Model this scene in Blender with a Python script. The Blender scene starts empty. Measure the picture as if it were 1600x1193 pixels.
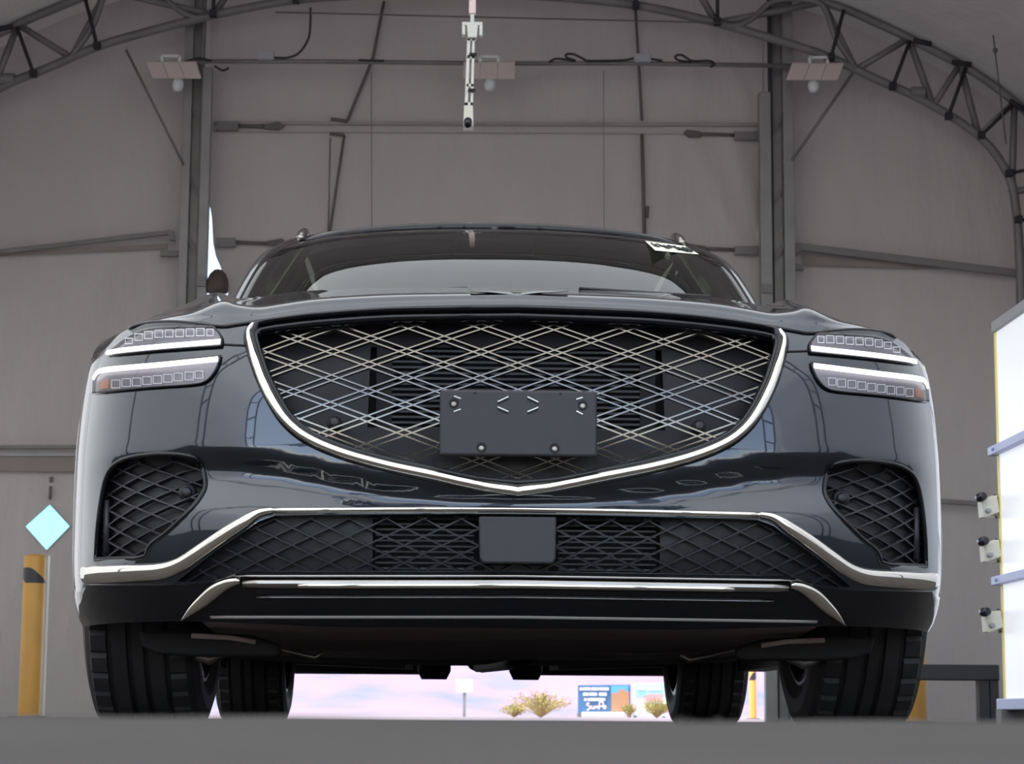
import bpy, math, random
import numpy as np
from mathutils import Vector, Matrix
from mathutils.geometry import delaunay_2d_cdt

random.seed(7)
rng = np.random.default_rng(7)
SC = bpy.context.scene
COL = SC.collection
R = math.radians

# ------------------------------------------------------------------ camera
FPX = 3455.0
CAM = np.array([-0.139, -4.12, 0.040])
YAW, PITCH, ROLL = R(1.77), R(8.57), R(0.35)
_f = np.array([math.sin(YAW)*math.cos(PITCH), math.cos(YAW)*math.cos(PITCH), math.sin(PITCH)])
_r0 = np.array([math.cos(YAW), -math.sin(YAW), 0.0])
_u0 = np.cross(_r0, _f)
_r = math.cos(ROLL)*_r0 + math.sin(ROLL)*_u0
_u = -math.sin(ROLL)*_r0 + math.cos(ROLL)*_u0
cd = bpy.data.cameras.new('camera')
cam = bpy.data.objects.new('camera', cd)
COL.objects.link(cam)
cd.sensor_width = 36.0
cd.lens = FPX/1600*36.0
cd.clip_start, cd.clip_end = 0.02, 3000
cam.matrix_world = Matrix(((_r[0], _u[0], -_f[0], CAM[0]), (_r[1], _u[1], -_f[1], CAM[1]),
                           (_r[2], _u[2], -_f[2], CAM[2]), (0, 0, 0, 1)))
cd.dof.use_dof = True
cd.dof.focus_distance = 4.7
cd.dof.aperture_fstop = 17.0
SC.camera = cam

# ------------------------------------------------------------------ world, sun, exposure
W = bpy.data.worlds.new('world'); SC.world = W; W.use_nodes = True
wn = W.node_tree
sky = wn.nodes.new('ShaderNodeTexSky'); sky.sky_type = 'NISHITA'
sky.sun_disc = False; sky.sun_elevation = R(64); sky.sun_rotation = R(231)
sky.air_density = 1.0; sky.dust_density = .8; sky.ozone_density = 1.2
hs = wn.nodes.new('ShaderNodeHueSaturation'); hs.inputs['Saturation'].default_value = .72
wn.links.new(sky.outputs[0], hs.inputs['Color']); wn.links.new(hs.outputs[0], wn.nodes['Background'].inputs[0])
wn.nodes['Background'].inputs[1].default_value = 0.5
sd = bpy.data.lights.new('sun', 'SUN'); sd.energy = 7.0; sd.angle = R(0.6); sd.color = (1.0, 0.93, 0.84)
so = bpy.data.objects.new('sun', sd); COL.objects.link(so)
_sd = Vector((-.78, -.62, 0)).normalized()*math.cos(R(64)) + Vector((0, 0, math.sin(R(64))))
so.rotation_euler = _sd.to_track_quat('Z', 'Y').to_euler()
so.location = (0, -20, 30)
SC.view_settings.view_transform = 'Standard'
SC.view_settings.look = 'None'
SC.view_settings.exposure = 0.0
SC.view_settings.gamma = 1.0

# ------------------------------------------------------------------ pixel <-> place helpers
def proj(P):
    v = np.asarray(P) - CAM
    zf = v @ _f
    return np.stack([800 + FPX*(v @ _r)/zf, 596.5 - FPX*(v @ _u)/zf], -1)
def U(px, py, Y):
    d = _f + (px-800)/FPX*_r - (py-596.5)/FPX*_u
    return CAM + d*((Y-CAM[1])/d[1])
def UX(px, py, X):
    d = _f + (px-800)/FPX*_r - (py-596.5)/FPX*_u
    return CAM + d*((X-CAM[0])/d[0])
def crom(pts, n=8, closed=False):
    p = np.asarray(pts, float)
    if len(p) < 3: 
        return np.array([p[0]*(1-t)+p[-1]*t for t in np.linspace(0, 1, n+1)])
    q = np.vstack([p[-1:], p, p[:2]]) if closed else np.vstack([2*p[0]-p[1], p, 2*p[-1]-p[-2]])
    out = []
    for i in range(1, len(q)-2):
        a, b, c, d = q[i-1], q[i], q[i+1], q[i+2]
        for t in np.arange(n)/n:
            out.append(.5*((2*b)+(c-a)*t+(2*a-5*b+4*c-d)*t*t+(3*b-3*c+d-a)*t**3))
    if not closed: out.append(q[-2])
    return np.array(out)

# ------------------------------------------------------------------ materials
M = {}
def mat(name, col, rough=.5, metal=0.0, emit=None, estr=0.0, noise=None, bump=None, ior=1.5, coat=0.0, scale=8.0, trans=0.0, alpha=1.0):
    m = bpy.data.materials.new(name); m.use_nodes = True
    nt = m.node_tree; b = nt.nodes['Principled BSDF']
    b.inputs['Base Color'].default_value = (*col, 1); b.inputs['Roughness'].default_value = rough
    b.inputs['Metallic'].default_value = metal; b.inputs['IOR'].default_value = ior
    b.inputs['Coat Weight'].default_value = coat; b.inputs['Coat Roughness'].default_value = .02
    b.inputs['Transmission Weight'].default_value = trans; b.inputs['Alpha'].default_value = alpha
    if emit: b.inputs['Emission Color'].default_value = (*emit, 1); b.inputs['Emission Strength'].default_value = estr
    tc = nt.nodes.new('ShaderNodeTexCoord')
    if noise is not None:
        n = nt.nodes.new('ShaderNodeTexNoise'); n.inputs['Scale'].default_value = scale; n.inputs['Detail'].default_value = 6
        nt.links.new(tc.outputs['Object'], n.inputs['Vector'])
        r = nt.nodes.new('ShaderNodeValToRGB')
        r.color_ramp.elements[0].position = .35; r.color_ramp.elements[1].position = .68
        r.color_ramp.elements[0].color = (*col, 1); r.color_ramp.elements[1].color = (*noise, 1)
        nt.links.new(n.outputs['Fac'], r.inputs[0]); nt.links.new(r.outputs[0], b.inputs['Base Color'])
    if bump:
        n2 = nt.nodes.new('ShaderNodeTexNoise'); n2.inputs['Scale'].default_value = bump[0]; n2.inputs['Detail'].default_value = 4
        nt.links.new(tc.outputs['Object'], n2.inputs['Vector'])
        bp = nt.nodes.new('ShaderNodeBump'); bp.inputs['Strength'].default_value = bump[1]; bp.inputs['Distance'].default_value = bump[2]
        nt.links.new(n2.outputs['Fac'], bp.inputs['Height']); nt.links.new(bp.outputs[0], b.inputs['Normal'])
    M[name] = m
    return m
def fabric(name, col, tcol, bs=.55):
    m = bpy.data.materials.new(name); m.use_nodes = True; nt = m.node_tree
    for n in list(nt.nodes): nt.nodes.remove(n)
    out = nt.nodes.new('ShaderNodeOutputMaterial'); add = nt.nodes.new('ShaderNodeAddShader')
    d = nt.nodes.new('ShaderNodeBsdfDiffuse'); t = nt.nodes.new('ShaderNodeBsdfTranslucent')
    tc = nt.nodes.new('ShaderNodeTexCoord')
    mp = nt.nodes.new('ShaderNodeMapping'); mp.inputs['Scale'].default_value = (1.6, 1.0, .5)
    nz = nt.nodes.new('ShaderNodeTexNoise'); nz.inputs['Scale'].default_value = 2.2; nz.inputs['Detail'].default_value = 5
    nt.links.new(tc.outputs['Object'], mp.inputs[0]); nt.links.new(mp.outputs[0], nz.inputs['Vector'])
    rp = nt.nodes.new('ShaderNodeValToRGB')
    rp.color_ramp.elements[0].position = .3; rp.color_ramp.elements[1].position = .7
    rp.color_ramp.elements[0].color = (*[c*.93 for c in col], 1); rp.color_ramp.elements[1].color = (*col, 1)
    nt.links.new(nz.outputs['Fac'], rp.inputs[0]); nt.links.new(rp.outputs[0], d.inputs[0])
    t.inputs[0].default_value = (*tcol, 1)
    bp = nt.nodes.new('ShaderNodeBump'); bp.inputs['Strength'].default_value = bs; bp.inputs['Distance'].default_value = .08
    nt.links.new(nz.outputs['Fac'], bp.inputs['Height']); nt.links.new(bp.outputs[0], d.inputs['Normal'])
    nt.links.new(d.outputs[0], add.inputs[0]); nt.links.new(t.outputs[0], add.inputs[1]); nt.links.new(add.outputs[0], out.inputs[0])
    M[name] = m
def clear(name, tint, ior=1.5, rough=0.0):
    m = bpy.data.materials.new(name); m.use_nodes = True; nt = m.node_tree
    for n in list(nt.nodes): nt.nodes.remove(n)
    out = nt.nodes.new('ShaderNodeOutputMaterial'); mx = nt.nodes.new('ShaderNodeMixShader')
    tr = nt.nodes.new('ShaderNodeBsdfTransparent'); tr.inputs[0].default_value = (*tint, 1)
    gl = nt.nodes.new('ShaderNodeBsdfGlossy'); gl.inputs['Roughness'].default_value = rough
    fr = nt.nodes.new('ShaderNodeFresnel'); fr.inputs[0].default_value = ior
    nt.links.new(fr.outputs[0], mx.inputs[0]); nt.links.new(tr.outputs[0], mx.inputs[1]); nt.links.new(gl.outputs[0], mx.inputs[2])
    nt.links.new(mx.outputs[0], out.inputs[0]); M[name] = m

mat('paint', (.017, .025, .037), rough=.28, metal=.7, ior=1.5, coat=1.0)
M['paint'].node_tree.nodes['Principled BSDF'].inputs['Coat IOR'].default_value = 1.75
mat('chrome', (.88, .84, .755), rough=.05, metal=1.0)
mat('satin_chrome', (.24, .222, .195), rough=.20, metal=1.0)
mat('dark_chrome', (.40, .38, .36), rough=.16, metal=1.0)
mat('gloss_black', (.006, .006, .008), rough=.06, ior=1.5)
mat('satin_black', (.016, .014, .017), rough=.38)
mat('grille_back', (.013, .011, .013), rough=.5, bump=(400, .15, .001))
mat('matte_black', (.006, .005, .007), rough=.7)
mat('plastic', (.024, .022, .027), rough=.42, bump=(600, .12, .0005))
mat('plate_plastic', (.027, .0245, .0285), rough=.45, bump=(500, .1, .0005))
mat('lip_lit', (.30, .27, .24), rough=.5)  # lightened colour paints the light caught along the apron lip
mat('tray', (.30, .225, .215), rough=.62, noise=(.36, .28, .265), scale=9, bump=(120, .3, .002))
mat('tyre', (.020, .018, .021), rough=.62, noise=(.032, .029, .030), scale=14, bump=(260, .2, .001))
mat('rim', (.05, .05, .055), rough=.35, metal=.8)
mat('raw_metal', (.42, .40, .37), rough=.38, metal=.85, noise=(.30, .27, .24), scale=18)
mat('steel', (.255, .245, .235), rough=.5, metal=.35, noise=(.21, .20, .192), scale=4)
mat('steel_dark', (.19, .178, .172), rough=.55, metal=.2, noise=(.15, .14, .135), scale=6)
mat('strap_black', (.018, .016, .02), rough=.7)
mat('seam', (.12, .105, .10), rough=.85)
mat('band', (.255, .205, .188), rough=.85, noise=(.225, .19, .172), scale=5)
mat('hem', (.315, .278, .255), rough=.85, noise=(.285, .25, .23), scale=5)
mat('grey_box', (.33, .33, .34), rough=.5)
mat('lamp_pink', (.75, .62, .60), rough=.45)
mat('lamp_white', (.60, .62, .60), rough=.4)
mat('mount', (.62, .62, .58), rough=.45, metal=.1)
mat('mount_pink', (.80, .62, .60), rough=.45)
mat('black_lens', (.012, .011, .02), rough=.15)
mat('yellow', (.56, .29, .045), rough=.42, noise=(.50, .255, .045), scale=5)
mat('orange', (.85, .34, .06), rough=.5)
mat('sticker', (.02, .02, .025), rough=.4)
mat('white_paint', (.78, .77, .74), rough=.5)
mat('panel_light', (.5, .51, .54), rough=.4, emit=(.93, .95, 1.0), estr=.58)
mat('panel_edge', (.85, .72, .22), rough=.45)
mat('blue_bar', (.52, .57, .85), rough=.45)
mat('bolt', (.30, .33, .55), rough=.4, metal=.4)
mat('cam_white', (.66, .64, .55), rough=.45)
mat('drl', (1, 1, 1), rough=.3, emit=(1.0, .97, .97), estr=1.5)
mat('lamp_housing', (.30, .285, .31), rough=.28, metal=.55)
mat('cell_rim', (.80, .78, .80), rough=.25, emit=(.9, .9, 1.0), estr=.22)
mat('cell_core', (.20, .19, .23), rough=.2, metal=.5)
mat('amber', (.75, .30, .16), rough=.3)
clear('lens', (.93, .93, .95), 1.45)
clear('windscreen', (.44, .50, .43), 1.52)
clear('side_glass', (.72, .90, .66), 1.5)
clear('vinyl', (.27, .80, .92), 1.35)  # cyan tint stands in for the blue sky light behind the pane
mat('concrete', (.088, .079, .071), rough=.85, noise=(.066, .060, .055), scale=5, bump=(60, .25, .004))
M['concrete'].node_tree.nodes['Principled BSDF'].inputs['Specular IOR Level'].default_value = .12
mat('desert', (.34, .27, .28), rough=.9, noise=(.28, .23, .24), scale=.4)
mat('mountain', (.34, .225, .31), rough=.95, noise=(.17, .19, .30), scale=.055)  # second colour paints the slope's blue shadows into the rock
mat('billboard', (.05, .135, .27), rough=.5)
mat('billboard_sky', (.09, .33, .72), rough=.5)
mat('billboard_rock', (.42, .20, .09), rough=.6, noise=(.30, .20, .12), scale=.9)
mat('billboard_pink', (.80, .30, .28), rough=.5)
mat('billboard_teal', (.36, .66, .74), rough=.5)
mat('letter', (.80, .80, .86), rough=.5)
mat('letter_pink', (.85, .62, .58), rough=.5)
mat('twig', (.40, .29, .12), rough=.8)
mat('leaf', (.46, .38, .10), rough=.7, noise=(.36, .33, .12), scale=3)
mat('paper', (.82, .80, .66), rough=.7)
mat('ink', (.02, .02, .025), rough=.7)
mat('interior', (.018, .016, .016), rough=.7)
mat('headliner', (.22, .22, .195), rough=.85)
mat('seat', (.03, .027, .026), rough=.6)
mat('bundle', (.075, .050, .046), rough=.7)
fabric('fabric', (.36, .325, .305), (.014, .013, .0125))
fabric('fabric_sky', (.42, .41, .40), (.46, .468, .44), .1)  # unseen near roof, made translucent to brighten reflections in the car
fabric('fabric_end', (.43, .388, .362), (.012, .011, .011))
fabric('fabric_day', (.42, .41, .40), (.38, .388, .365), .2)  # unseen side walls, made translucent to brighten the car's flanks
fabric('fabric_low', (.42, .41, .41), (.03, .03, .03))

# ------------------------------------------------------------------ mesh helpers
def link(name, verts, faces, m, parent=None, smooth=False):
    me = bpy.data.meshes.new(name)
    me.from_pydata([tuple(map(float, v)) for v in verts], [], [tuple(map(int, f)) for f in faces])
    me.materials.append(M[m] if isinstance(m, str) else m)
    if smooth: me.polygons.foreach_set('use_smooth', [True]*len(me.polygons))
    me.update()
    o = bpy.data.objects.new(name, me); COL.objects.link(o)
    if parent is not None: adopt(o, parent)
    return o
def adopt(o, parent):
    o.parent = parent
    o.matrix_parent_inverse = Matrix.Translation(-Vector(parent.location)) if parent.type == 'EMPTY' else Matrix()
def tag(o, label, cat, group=None, kind=None):
    if label: o['label'] = label
    if cat: o['category'] = cat
    if group: o['group'] = group
    if kind: o['kind'] = kind
    return o
def empty(name, loc):
    o = bpy.data.objects.new(name, None); COL.objects.link(o); o.location = loc; o.empty_display_size = .1
    return o
class MB:
    def __init__(s): s.v, s.f = [], []
    def add(s, v, f):
        k = len(s.v); s.v += [tuple(map(float, p)) for p in v]; s.f += [tuple(int(i)+k for i in q) for q in f]; return s
    def box(s, c, d, rot=None):
        x, y, z = [k/2 for k in d]; P = []
        for i in (-1, 1):
            for j in (-1, 1):
                for k in (-1, 1):
                    p = Vector((i*x, j*y, k*z))
                    if rot is not None: p = rot @ p
                    P.append((c[0]+p.x, c[1]+p.y, c[2]+p.z))
        return s.add(P, [(0, 1, 3, 2), (4, 6, 7, 5), (0, 4, 5, 1), (2, 3, 7, 6), (0, 2, 6, 4), (1, 5, 7, 3)])
    def beam(s, a, b, w, h=None, up=(0, 0, 1)):
        a, b = Vector(a), Vector(b); h = h or w; t = (b-a).normalized(); u = Vector(up)
        if abs(t.dot(u)) > .99: u = Vector((0, 1, 0))
        x = t.cross(u).normalized(); y = x.cross(t); P = []
        for q in (a, b):
            for i, j in ((-1, -1), (1, -1), (1, 1), (-1, 1)): P.append(q + x*(i*w/2) + y*(j*h/2))
        return s.add(P, [(0, 3, 2, 1), (4, 5, 6, 7), (0, 1, 5, 4), (1, 2, 6, 5), (2, 3, 7, 6), (3, 0, 4, 7)])
    def tube(s, pts, r, n=8, caps=True):
        pts = [Vector(map(float, p)) for p in pts]; k0 = len(s.v); rr = r if hasattr(r, '__len__') else [r]*len(pts)
        prev = None; ring = []
        for i, p in enumerate(pts):
            t = (pts[min(i+1, len(pts)-1)] - pts[max(i-1, 0)]).normalized()
            if prev is None:
                a = Vector((0, 0, 1)) if abs(t.z) < .9 else Vector((0, 1, 0)); x = t.cross(a).normalized()
            else: x = (prev - t*prev.dot(t)).normalized()
            prev = x; y = t.cross(x)
            ring += [tuple(p + (x*math.cos(2*math.pi*j/n) + y*math.sin(2*math.pi*j/n))*rr[i]) for j in range(n)]
        f = []
        for i in range(len(pts)-1):
            for j in range(n): f.append((i*n+j, i*n+(j+1) % n, (i+1)*n+(j+1) % n, (i+1)*n+j))
        if caps: f += [tuple(range(n-1, -1, -1)), tuple(range((len(pts)-1)*n, len(pts)*n))]
        return s.add(ring, f)
    def prism(s, poly, a, b):           # poly: list of 3D pts, extruded by the vector b
        n = len(poly); P = [Vector(map(float, p))+Vector(a) for p in poly]; Q = [p+Vector(b) for p in P]
        return s.add(P+Q, [tuple(range(n-1, -1, -1)), tuple(range(n, 2*n))] + [(i, (i+1) % n, n+(i+1) % n, n+i) for i in range(n)])
    def lathe(s, prof, c, axis='X', n=24, caps=False):
        P = []
        for k in range(n):
            a = 2*math.pi*k/n
            for (h, r) in prof:
                u, w = r*math.cos(a), r*math.sin(a)
                P.append({'X': (c[0]+h, c[1]+u, c[2]+w), 'Y': (c[0]+u, c[1]+h, c[2]+w), 'Z': (c[0]+u, c[1]+w, c[2]+h)}[axis])
        m = len(prof); f = [(k*m+i, k*m+i+1, ((k+1) % n)*m+i+1, ((k+1) % n)*m+i) for k in range(n) for i in range(m-1)]
        if caps: f += [tuple(k*m for k in range(n)), tuple(k*m+m-1 for k in range(n-1, -1, -1))]
        return s.add(P, f)
    def build(s, name, m, parent=None, smooth=False): return link(name, s.v, s.f, m, parent, smooth)
def bevel(o, w=.004, seg=2):
    md = o.modifiers.new('bevel', 'BEVEL'); md.width = w; md.segments = seg; md.limit_method = 'ANGLE'; return o

def inside(p, poly):
    x, y = p[..., 0], p[..., 1]; c = np.zeros(x.shape, bool); n = len(poly); j = n-1
    for i in range(n):
        xi, yi = poly[i]; xj, yj = poly[j]
        k = ((yi > y) != (yj > y))
        with np.errstate(divide='ignore', invalid='ignore'):
            c ^= k & (x < (xj-xi)*(y-yi)/((yj-yi) if yj != yi else 1e-12)+xi)
        j = i
    return c
def triangulate(outer, holes=(), step=.02):
    outer = np.asarray(outer); holes = [np.asarray(h) for h in holes]
    V = [Vector(p) for p in outer]; E = [(i, (i+1) % len(outer)) for i in range(len(outer))]
    for h in holes:
        k = len(V); V += [Vector(p) for p in h]; E += [(k+i, k+(i+1) % len(h)) for i in range(len(h))]
    lo, hi = outer.min(0), outer.max(0)
    gx, gy = np.meshgrid(np.arange(lo[0]+step/2, hi[0], step), np.arange(lo[1]+step/2, hi[1], step))
    g = np.stack([gx.ravel(), gy.ravel()], -1)
    ok = inside(g, outer)
    for h in holes: ok &= ~inside(g, h)
    g = g[ok]
    allb = np.array([tuple(v) for v in V])
    if len(g):
        keep = np.array([np.min(np.hypot(*(allb-p).T)) > step*.35 for p in g]); g = g[keep]
    V += [Vector(p) for p in g]
    ov, oe, of, *_ = delaunay_2d_cdt(V, E, [], 0, 1e-6)
    ov = np.array([tuple(v) for v in ov]); of = np.array([tuple(f) for f in of if len(f) == 3])
    cen = ov[of].mean(1); ok = inside(cen, outer)
    for h in holes: ok &= ~inside(cen, h)
    return ov, of[ok]

# ------------------------------------------------------------------ the tent
YW = 12.3                      # end wall
CX = U(725, 400, 11.9)[0]
def arc(pts, Y=11.9):
    P = [U(725+o, r, Y) for o, r in pts]; P = [(p[0]-CX, p[2]) for p in P]
    P[-1] = (P[-1][0], 0.0); return np.array(P)
INN = arc([(0, -14), (175, -2), (285, 11), (400, 37), (500, 66), (570, 89), (645, 124), (720, 158), (804, 212), (849, 270), (862, 322), (868, 400), (870, 500), (870, 1117)])
OUT = arc([(0, -105), (300, -78), (555, 0), (650, 38), (725, 75), (800, 115), (875, 172), (930, 235), (955, 320), (960, 430), (960, 560), (960, 1117)])
INC, OUC = crom(INN, 6), crom(OUT, 6)
ROOF = OUC + np.array([[.03, .03]])*np.linspace(0, 1, len(OUC))[:, None] + np.array([[0, .03]])
ROOF[-1, 1] = 0
def at_arc(C, x):              # point of the right half of an arch curve at lateral x (upper branch)
    k = int(np.argmin(np.abs(C[:, 0]-x))) if x < C[:, 0].max()-.02 else len(C)-1
    return C[k]
full = np.vstack([ROOF*[-1, 1], ROOF[::-1][:-1]])[:]     # left centre->floor, then right floor->centre
left = (ROOF*[-1, 1])[::-1]; prof = np.vstack([left, ROOF[1:]])
YN = -6.4                     # open end behind the camera
def strip(name, pr, m, y0=YN, y1=YW, n=12):
    ys = np.linspace(y0, y1, n); V = [(CX+p[0], y, p[1]) for y in ys for p in pr]; k = len(pr)
    F = [(i*k+j, i*k+j+1, (i+1)*k+j+1, (i+1)*k+j) for i in range(n-1) for j in range(k-1)]
    return tag(link(name, V, F, m, smooth=True), None, None, kind='structure')
kz = [i for i, p in enumerate(prof) if p[1] > 2.9]
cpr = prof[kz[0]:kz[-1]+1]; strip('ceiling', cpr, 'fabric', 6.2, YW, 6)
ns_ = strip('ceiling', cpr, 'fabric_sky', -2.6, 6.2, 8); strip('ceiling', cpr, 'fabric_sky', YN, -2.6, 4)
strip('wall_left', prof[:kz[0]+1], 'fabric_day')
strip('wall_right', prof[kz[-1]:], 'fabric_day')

# floor: concrete slab whose lip rises just in front of the camera
xs = np.unique(np.concatenate([np.linspace(-4.6, 4.6, 24), np.linspace(-.6, .5, 45)]))
ys = np.unique(np.concatenate([np.linspace(YN, YW, 40), np.linspace(-4.5, -2.6, 60)]))
def lip(x, y):
    d = y - CAM[1]
    if d < -.25 or d > 1.5: return 0.0
    h = .030 if d < .1 else .030 + .0088*min(1, (d-.1)/.7)
    if d < 0: h *= (d+.25)/.25
    if d > .8: t = min(1, (d-.8)/.6); h *= 1-t*t*(3-2*t)
    return h + (.0004*math.sin(x*23)+.0003*math.sin(x*61+1))*(1 if 0 < d < .9 else 0)
V = [(x, y, lip(x, y)) for y in ys for x in xs]; k = len(xs)
fl = link('floor', V, [(i*k+j, i*k+j+1, (i+1)*k+j+1, (i+1)*k+j) for i in range(len(ys)-1) for j in range(k-1)], 'concrete', smooth=True)
tag(fl, None, None, kind='structure')
g = link('ground', [(-1200, -1200, -.004), (1200, -1200, -.004), (1200, 1600, -.004), (-1200, 1600, -.004)], [(0, 1, 2, 3)], 'desert')
tag(g, 'pale desert ground outside the tent', 'ground', kind='structure')

# end wall with the doorway, hole and curtain
def on_wall(px, py, Y=YW): p = U(px, py, Y); return (p[0], p[2])
gl_ = on_wall(321, 300)[0]; gr_ = on_wall(1196, 300)[0]        # door jambs
def wall_piece(name, poly, holes, m, Y=YW, step=.25):
    v, f = triangulate(poly, holes, step)
    n = len(v); V = [(p[0], Y, p[1]) for p in v]
    return tag(link(name, V, f[:, ::-1], m), None, None, kind='structure')
Lw = [(CX+p[0], p[1]) for p in left if CX+p[0] < gl_]
topL = np.interp(gl_-CX, prof[:, 0], prof[:, 1]); topR = np.interp(gr_-CX, prof[:, 0], prof[:, 1])
dia = [on_wall(*p) for p in ((78, 787), (110, 822), (73, 860), (39, 822))]
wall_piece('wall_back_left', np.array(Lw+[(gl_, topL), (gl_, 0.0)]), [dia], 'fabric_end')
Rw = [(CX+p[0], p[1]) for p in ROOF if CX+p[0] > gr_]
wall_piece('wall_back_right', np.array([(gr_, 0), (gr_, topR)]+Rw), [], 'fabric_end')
# vinyl diamond window and welded edge, the sky's cyan put into its tint
dp = link('window_1', [(x, YW+.01, z) for x, z in dia], [(0, 1, 2, 3)], 'vinyl'); tag(dp, None, None, kind='structure')
b = MB()
for i in range(4):
    a, c = dia[i], dia[(i+1) % 4]; b.beam((a[0], YW-.005, a[1]), (c[0], YW-.005, c[1]), .012, .008)
b.build('window_frame', 'fabric_low', dp)
# the raised roll door: a fabric curtain that stays above head height
zb = on_wall(800, 590)[1]
ce = [on_wall(*p) for p in ((330, 60), (330, 200), (330, 286), (331, 340), (333, 380), (337, 400), (346, 421), (356, 452))]
ce = [(gl_, on_wall(330, 60)[1]), (gl_, on_wall(330, 284)[1])] + ce[3:]
cur = [(gl_, topL)] + [(x, z) for x, z in ce] + [(ce[-1][0]+.02, zb), (gr_, zb), (gr_, topR)] + [(CX+p[0], p[1]) for p in prof[::-1] if gl_ < CX+p[0] < gr_]
v, f = triangulate(np.array(cur), [], .12)
def fold(x, z):                # shallow creases hanging from the straps
    y = 0
    for (ax, az, bx, bz, a) in ((1075, 205, 1150, 370, .025), (1140, 215, 1180, 345, .03), (1140, 110, 1185, 195, .02), (400, 210, 350, 340, .015), (1100, 160, 1060, 60, .012)):
        p, q = on_wall(ax, az), on_wall(bx, bz); t = np.clip((z-p[1])/(q[1]-p[1]), 0, 1)
        d = x-(p[0]+(q[0]-p[0])*t); y -= a*math.exp(-(d/.07)**2)*(1 if min(p[1], q[1])-.1 < z < max(p[1], q[1])+.1 else 0)
    return y
v, f = triangulate(np.array(cur), [], .07)
cu = link('door_1', [(p[0], YW-.01+fold(p[0], p[1]), p[1]) for p in v], f[:, ::-1], 'fabric_end', smooth=True)
tag(cu, None, None, kind='structure')
YS = YW-.05
def flat(poly, name, m, parent=None, Y=YS, th=.012):
    b = MB().prism([U(px, py, Y) for px, py in poly], (0, 0, 0), (0, th, 0)); return b.build(name, m, parent)
def line(pts, name, m, r, parent=None, Y=YS, n=6, smooth=True):
    return MB().tube([U(px, py, Y) for px, py in pts], r, n).build(name, m, parent, smooth)
flat([(335, 189), (1190, 191), (1190, 197), (335, 194)], 'curtain_seam', 'hem', cu)
flat([(335, 203), (1188, 207), (1188, 209), (335, 205)], 'curtain_seam', 'fabric_end', cu)
# stitched pockets and zip lines in the curtain
for pts, r in ((((600, 2), (583, 90), (543, 188)), .012), (((517, 186), (543, 190)), .016), (((515, 209), (538, 211)), .012),
               (((538, 211), (526, 290), (515, 364)), .010), (((516, 215), (513, 362)), .005),
               (((992, 0), (998, 100), (1003, 188)), .011), (((1003, 210), (1005, 290), (1007, 366)), .014),
               (((943, 110), (944, 356)), .002), (((580, 112), (581, 360)), .0025), (((1012, 322), (1011, 340)), .012)):
    line(pts, 'curtain_rope', 'seam', r, cu)
for px0, px1, px2, y in ((338, 372, 440, 196), (338, 368, 445, 378)):           # straps to the left jamb
    flat([(px0, y-7), (px1, y-7), (px1, y+7), (px0, y+7)], 'ratchet_buckle', 'steel_dark', cu, YS-.03, .03)
    line([(px1, y), (px1+20, y+1), (px2-25, y+2)], 'curtain_strap', 'seam', .014, cu)
    flat([(px2-27, y-2), (px2-5, y-6), (px2+4, y), (px2-5, y+7), (px2-27, y+5)], 'strap_hook', 'seam', cu, YS-.02, .02)
for px0, px1, px2, y in ((1186, 1148, 1068, 211), (1186, 1148, 1075, 390)):
    flat([(px1, y-6), (px0, y-6), (px0, y+7), (px1, y+7)], 'ratchet_buckle', 'steel_dark', cu, YS-.03, .03)
    line([(px1, y), (px1-25, y-1), (px2+25, y-2)], 'curtain_strap', 'seam', .014, cu)
    flat([(px2+27, y-6), (px2+5, y-9), (px2, y-4), (px2+8, y+3), (px2+27, y+3)], 'strap_hook', 'seam', cu, YS-.02, .02)

# rails and bands on the end wall beside the door
def wall_rail(pts, w, h, name, m, label, Y=YS-.06):
    a, c = U(*pts[0], Y), U(*pts[1], Y); o = MB().beam(a, c, h, w, up=(0, 0, 1)).build(name, m); bevel(o, .006)
    tag(o, label, 'rail'); return o
rr = wall_rail(((1243, 385), (1591, 427)), .055, .05, 'wall_rail', 'steel_dark', 'sloping grey steel rail on the end wall right of the doorway')
flat([(1241, 380), (1252, 379), (1252, 392), (1246, 393), (1246, 398), (1240, 398)], 'rail_bracket', 'steel_dark', rr, YS-.1, .06)
flat([(1240, 411), (1256, 412), (1256, 421), (1240, 421)], 'rail_bracket', 'steel_dark', rr, YS-.1, .06)
flat([(1255, 398), (1420, 408), (1560, 417), (1560, 421), (1420, 419), (1255, 414)], 'rail_sleeve', 'band', rr, YS, .01)
rl = wall_rail(((268, 363), (-40, 398)), .035, .04, 'wall_rail', 'steel_dark', 'sloping grey steel rail on the end wall left of the doorway')
flat([(262, 358), (271, 360), (273, 375), (265, 374)], 'rail_bracket', 'steel_dark', rl, YS-.1, .06)
flat([(250, 390), (279, 391), (279, 399), (250, 399)], 'rail_bracket', 'steel_dark', rl, YS-.1, .06)
flat([(262, 380), (262, 388), (-40, 402), (-40, 397)], 'rail_sleeve', 'band', rl, YS, .01)
ll = wall_rail(((-60, 699), (175, 698)), .028, .05, 'wall_rail', 'steel_dark', 'low horizontal rail on the end wall above the diamond window')
flat([(-60, 706), (180, 706), (180, 712), (-60, 712)], 'rail_sleeve', 'fabric_low', ll, YS, .01)
flat([(-60, 713), (180, 714), (180, 737), (-60, 735)], 'rail_sleeve', 'band', ll, YS, .012)
lr = wall_rail(((1440, 781), (1580, 790)), .035, .05, 'wall_rail', 'steel_dark', 'low dark rail on the end wall right of the car')
wp = flat([(-60, 738), (330, 738), (330, 1117), (-60, 1117)], 'wall_skirt', 'fabric_low', None, YW-.006, .004)
bpy.data.objects.remove(wp)
flat([(77, 745), (82, 744), (83, 752), (77, 753)], 'wall_patch', 'seam', None, YS+.03, .01)
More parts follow.
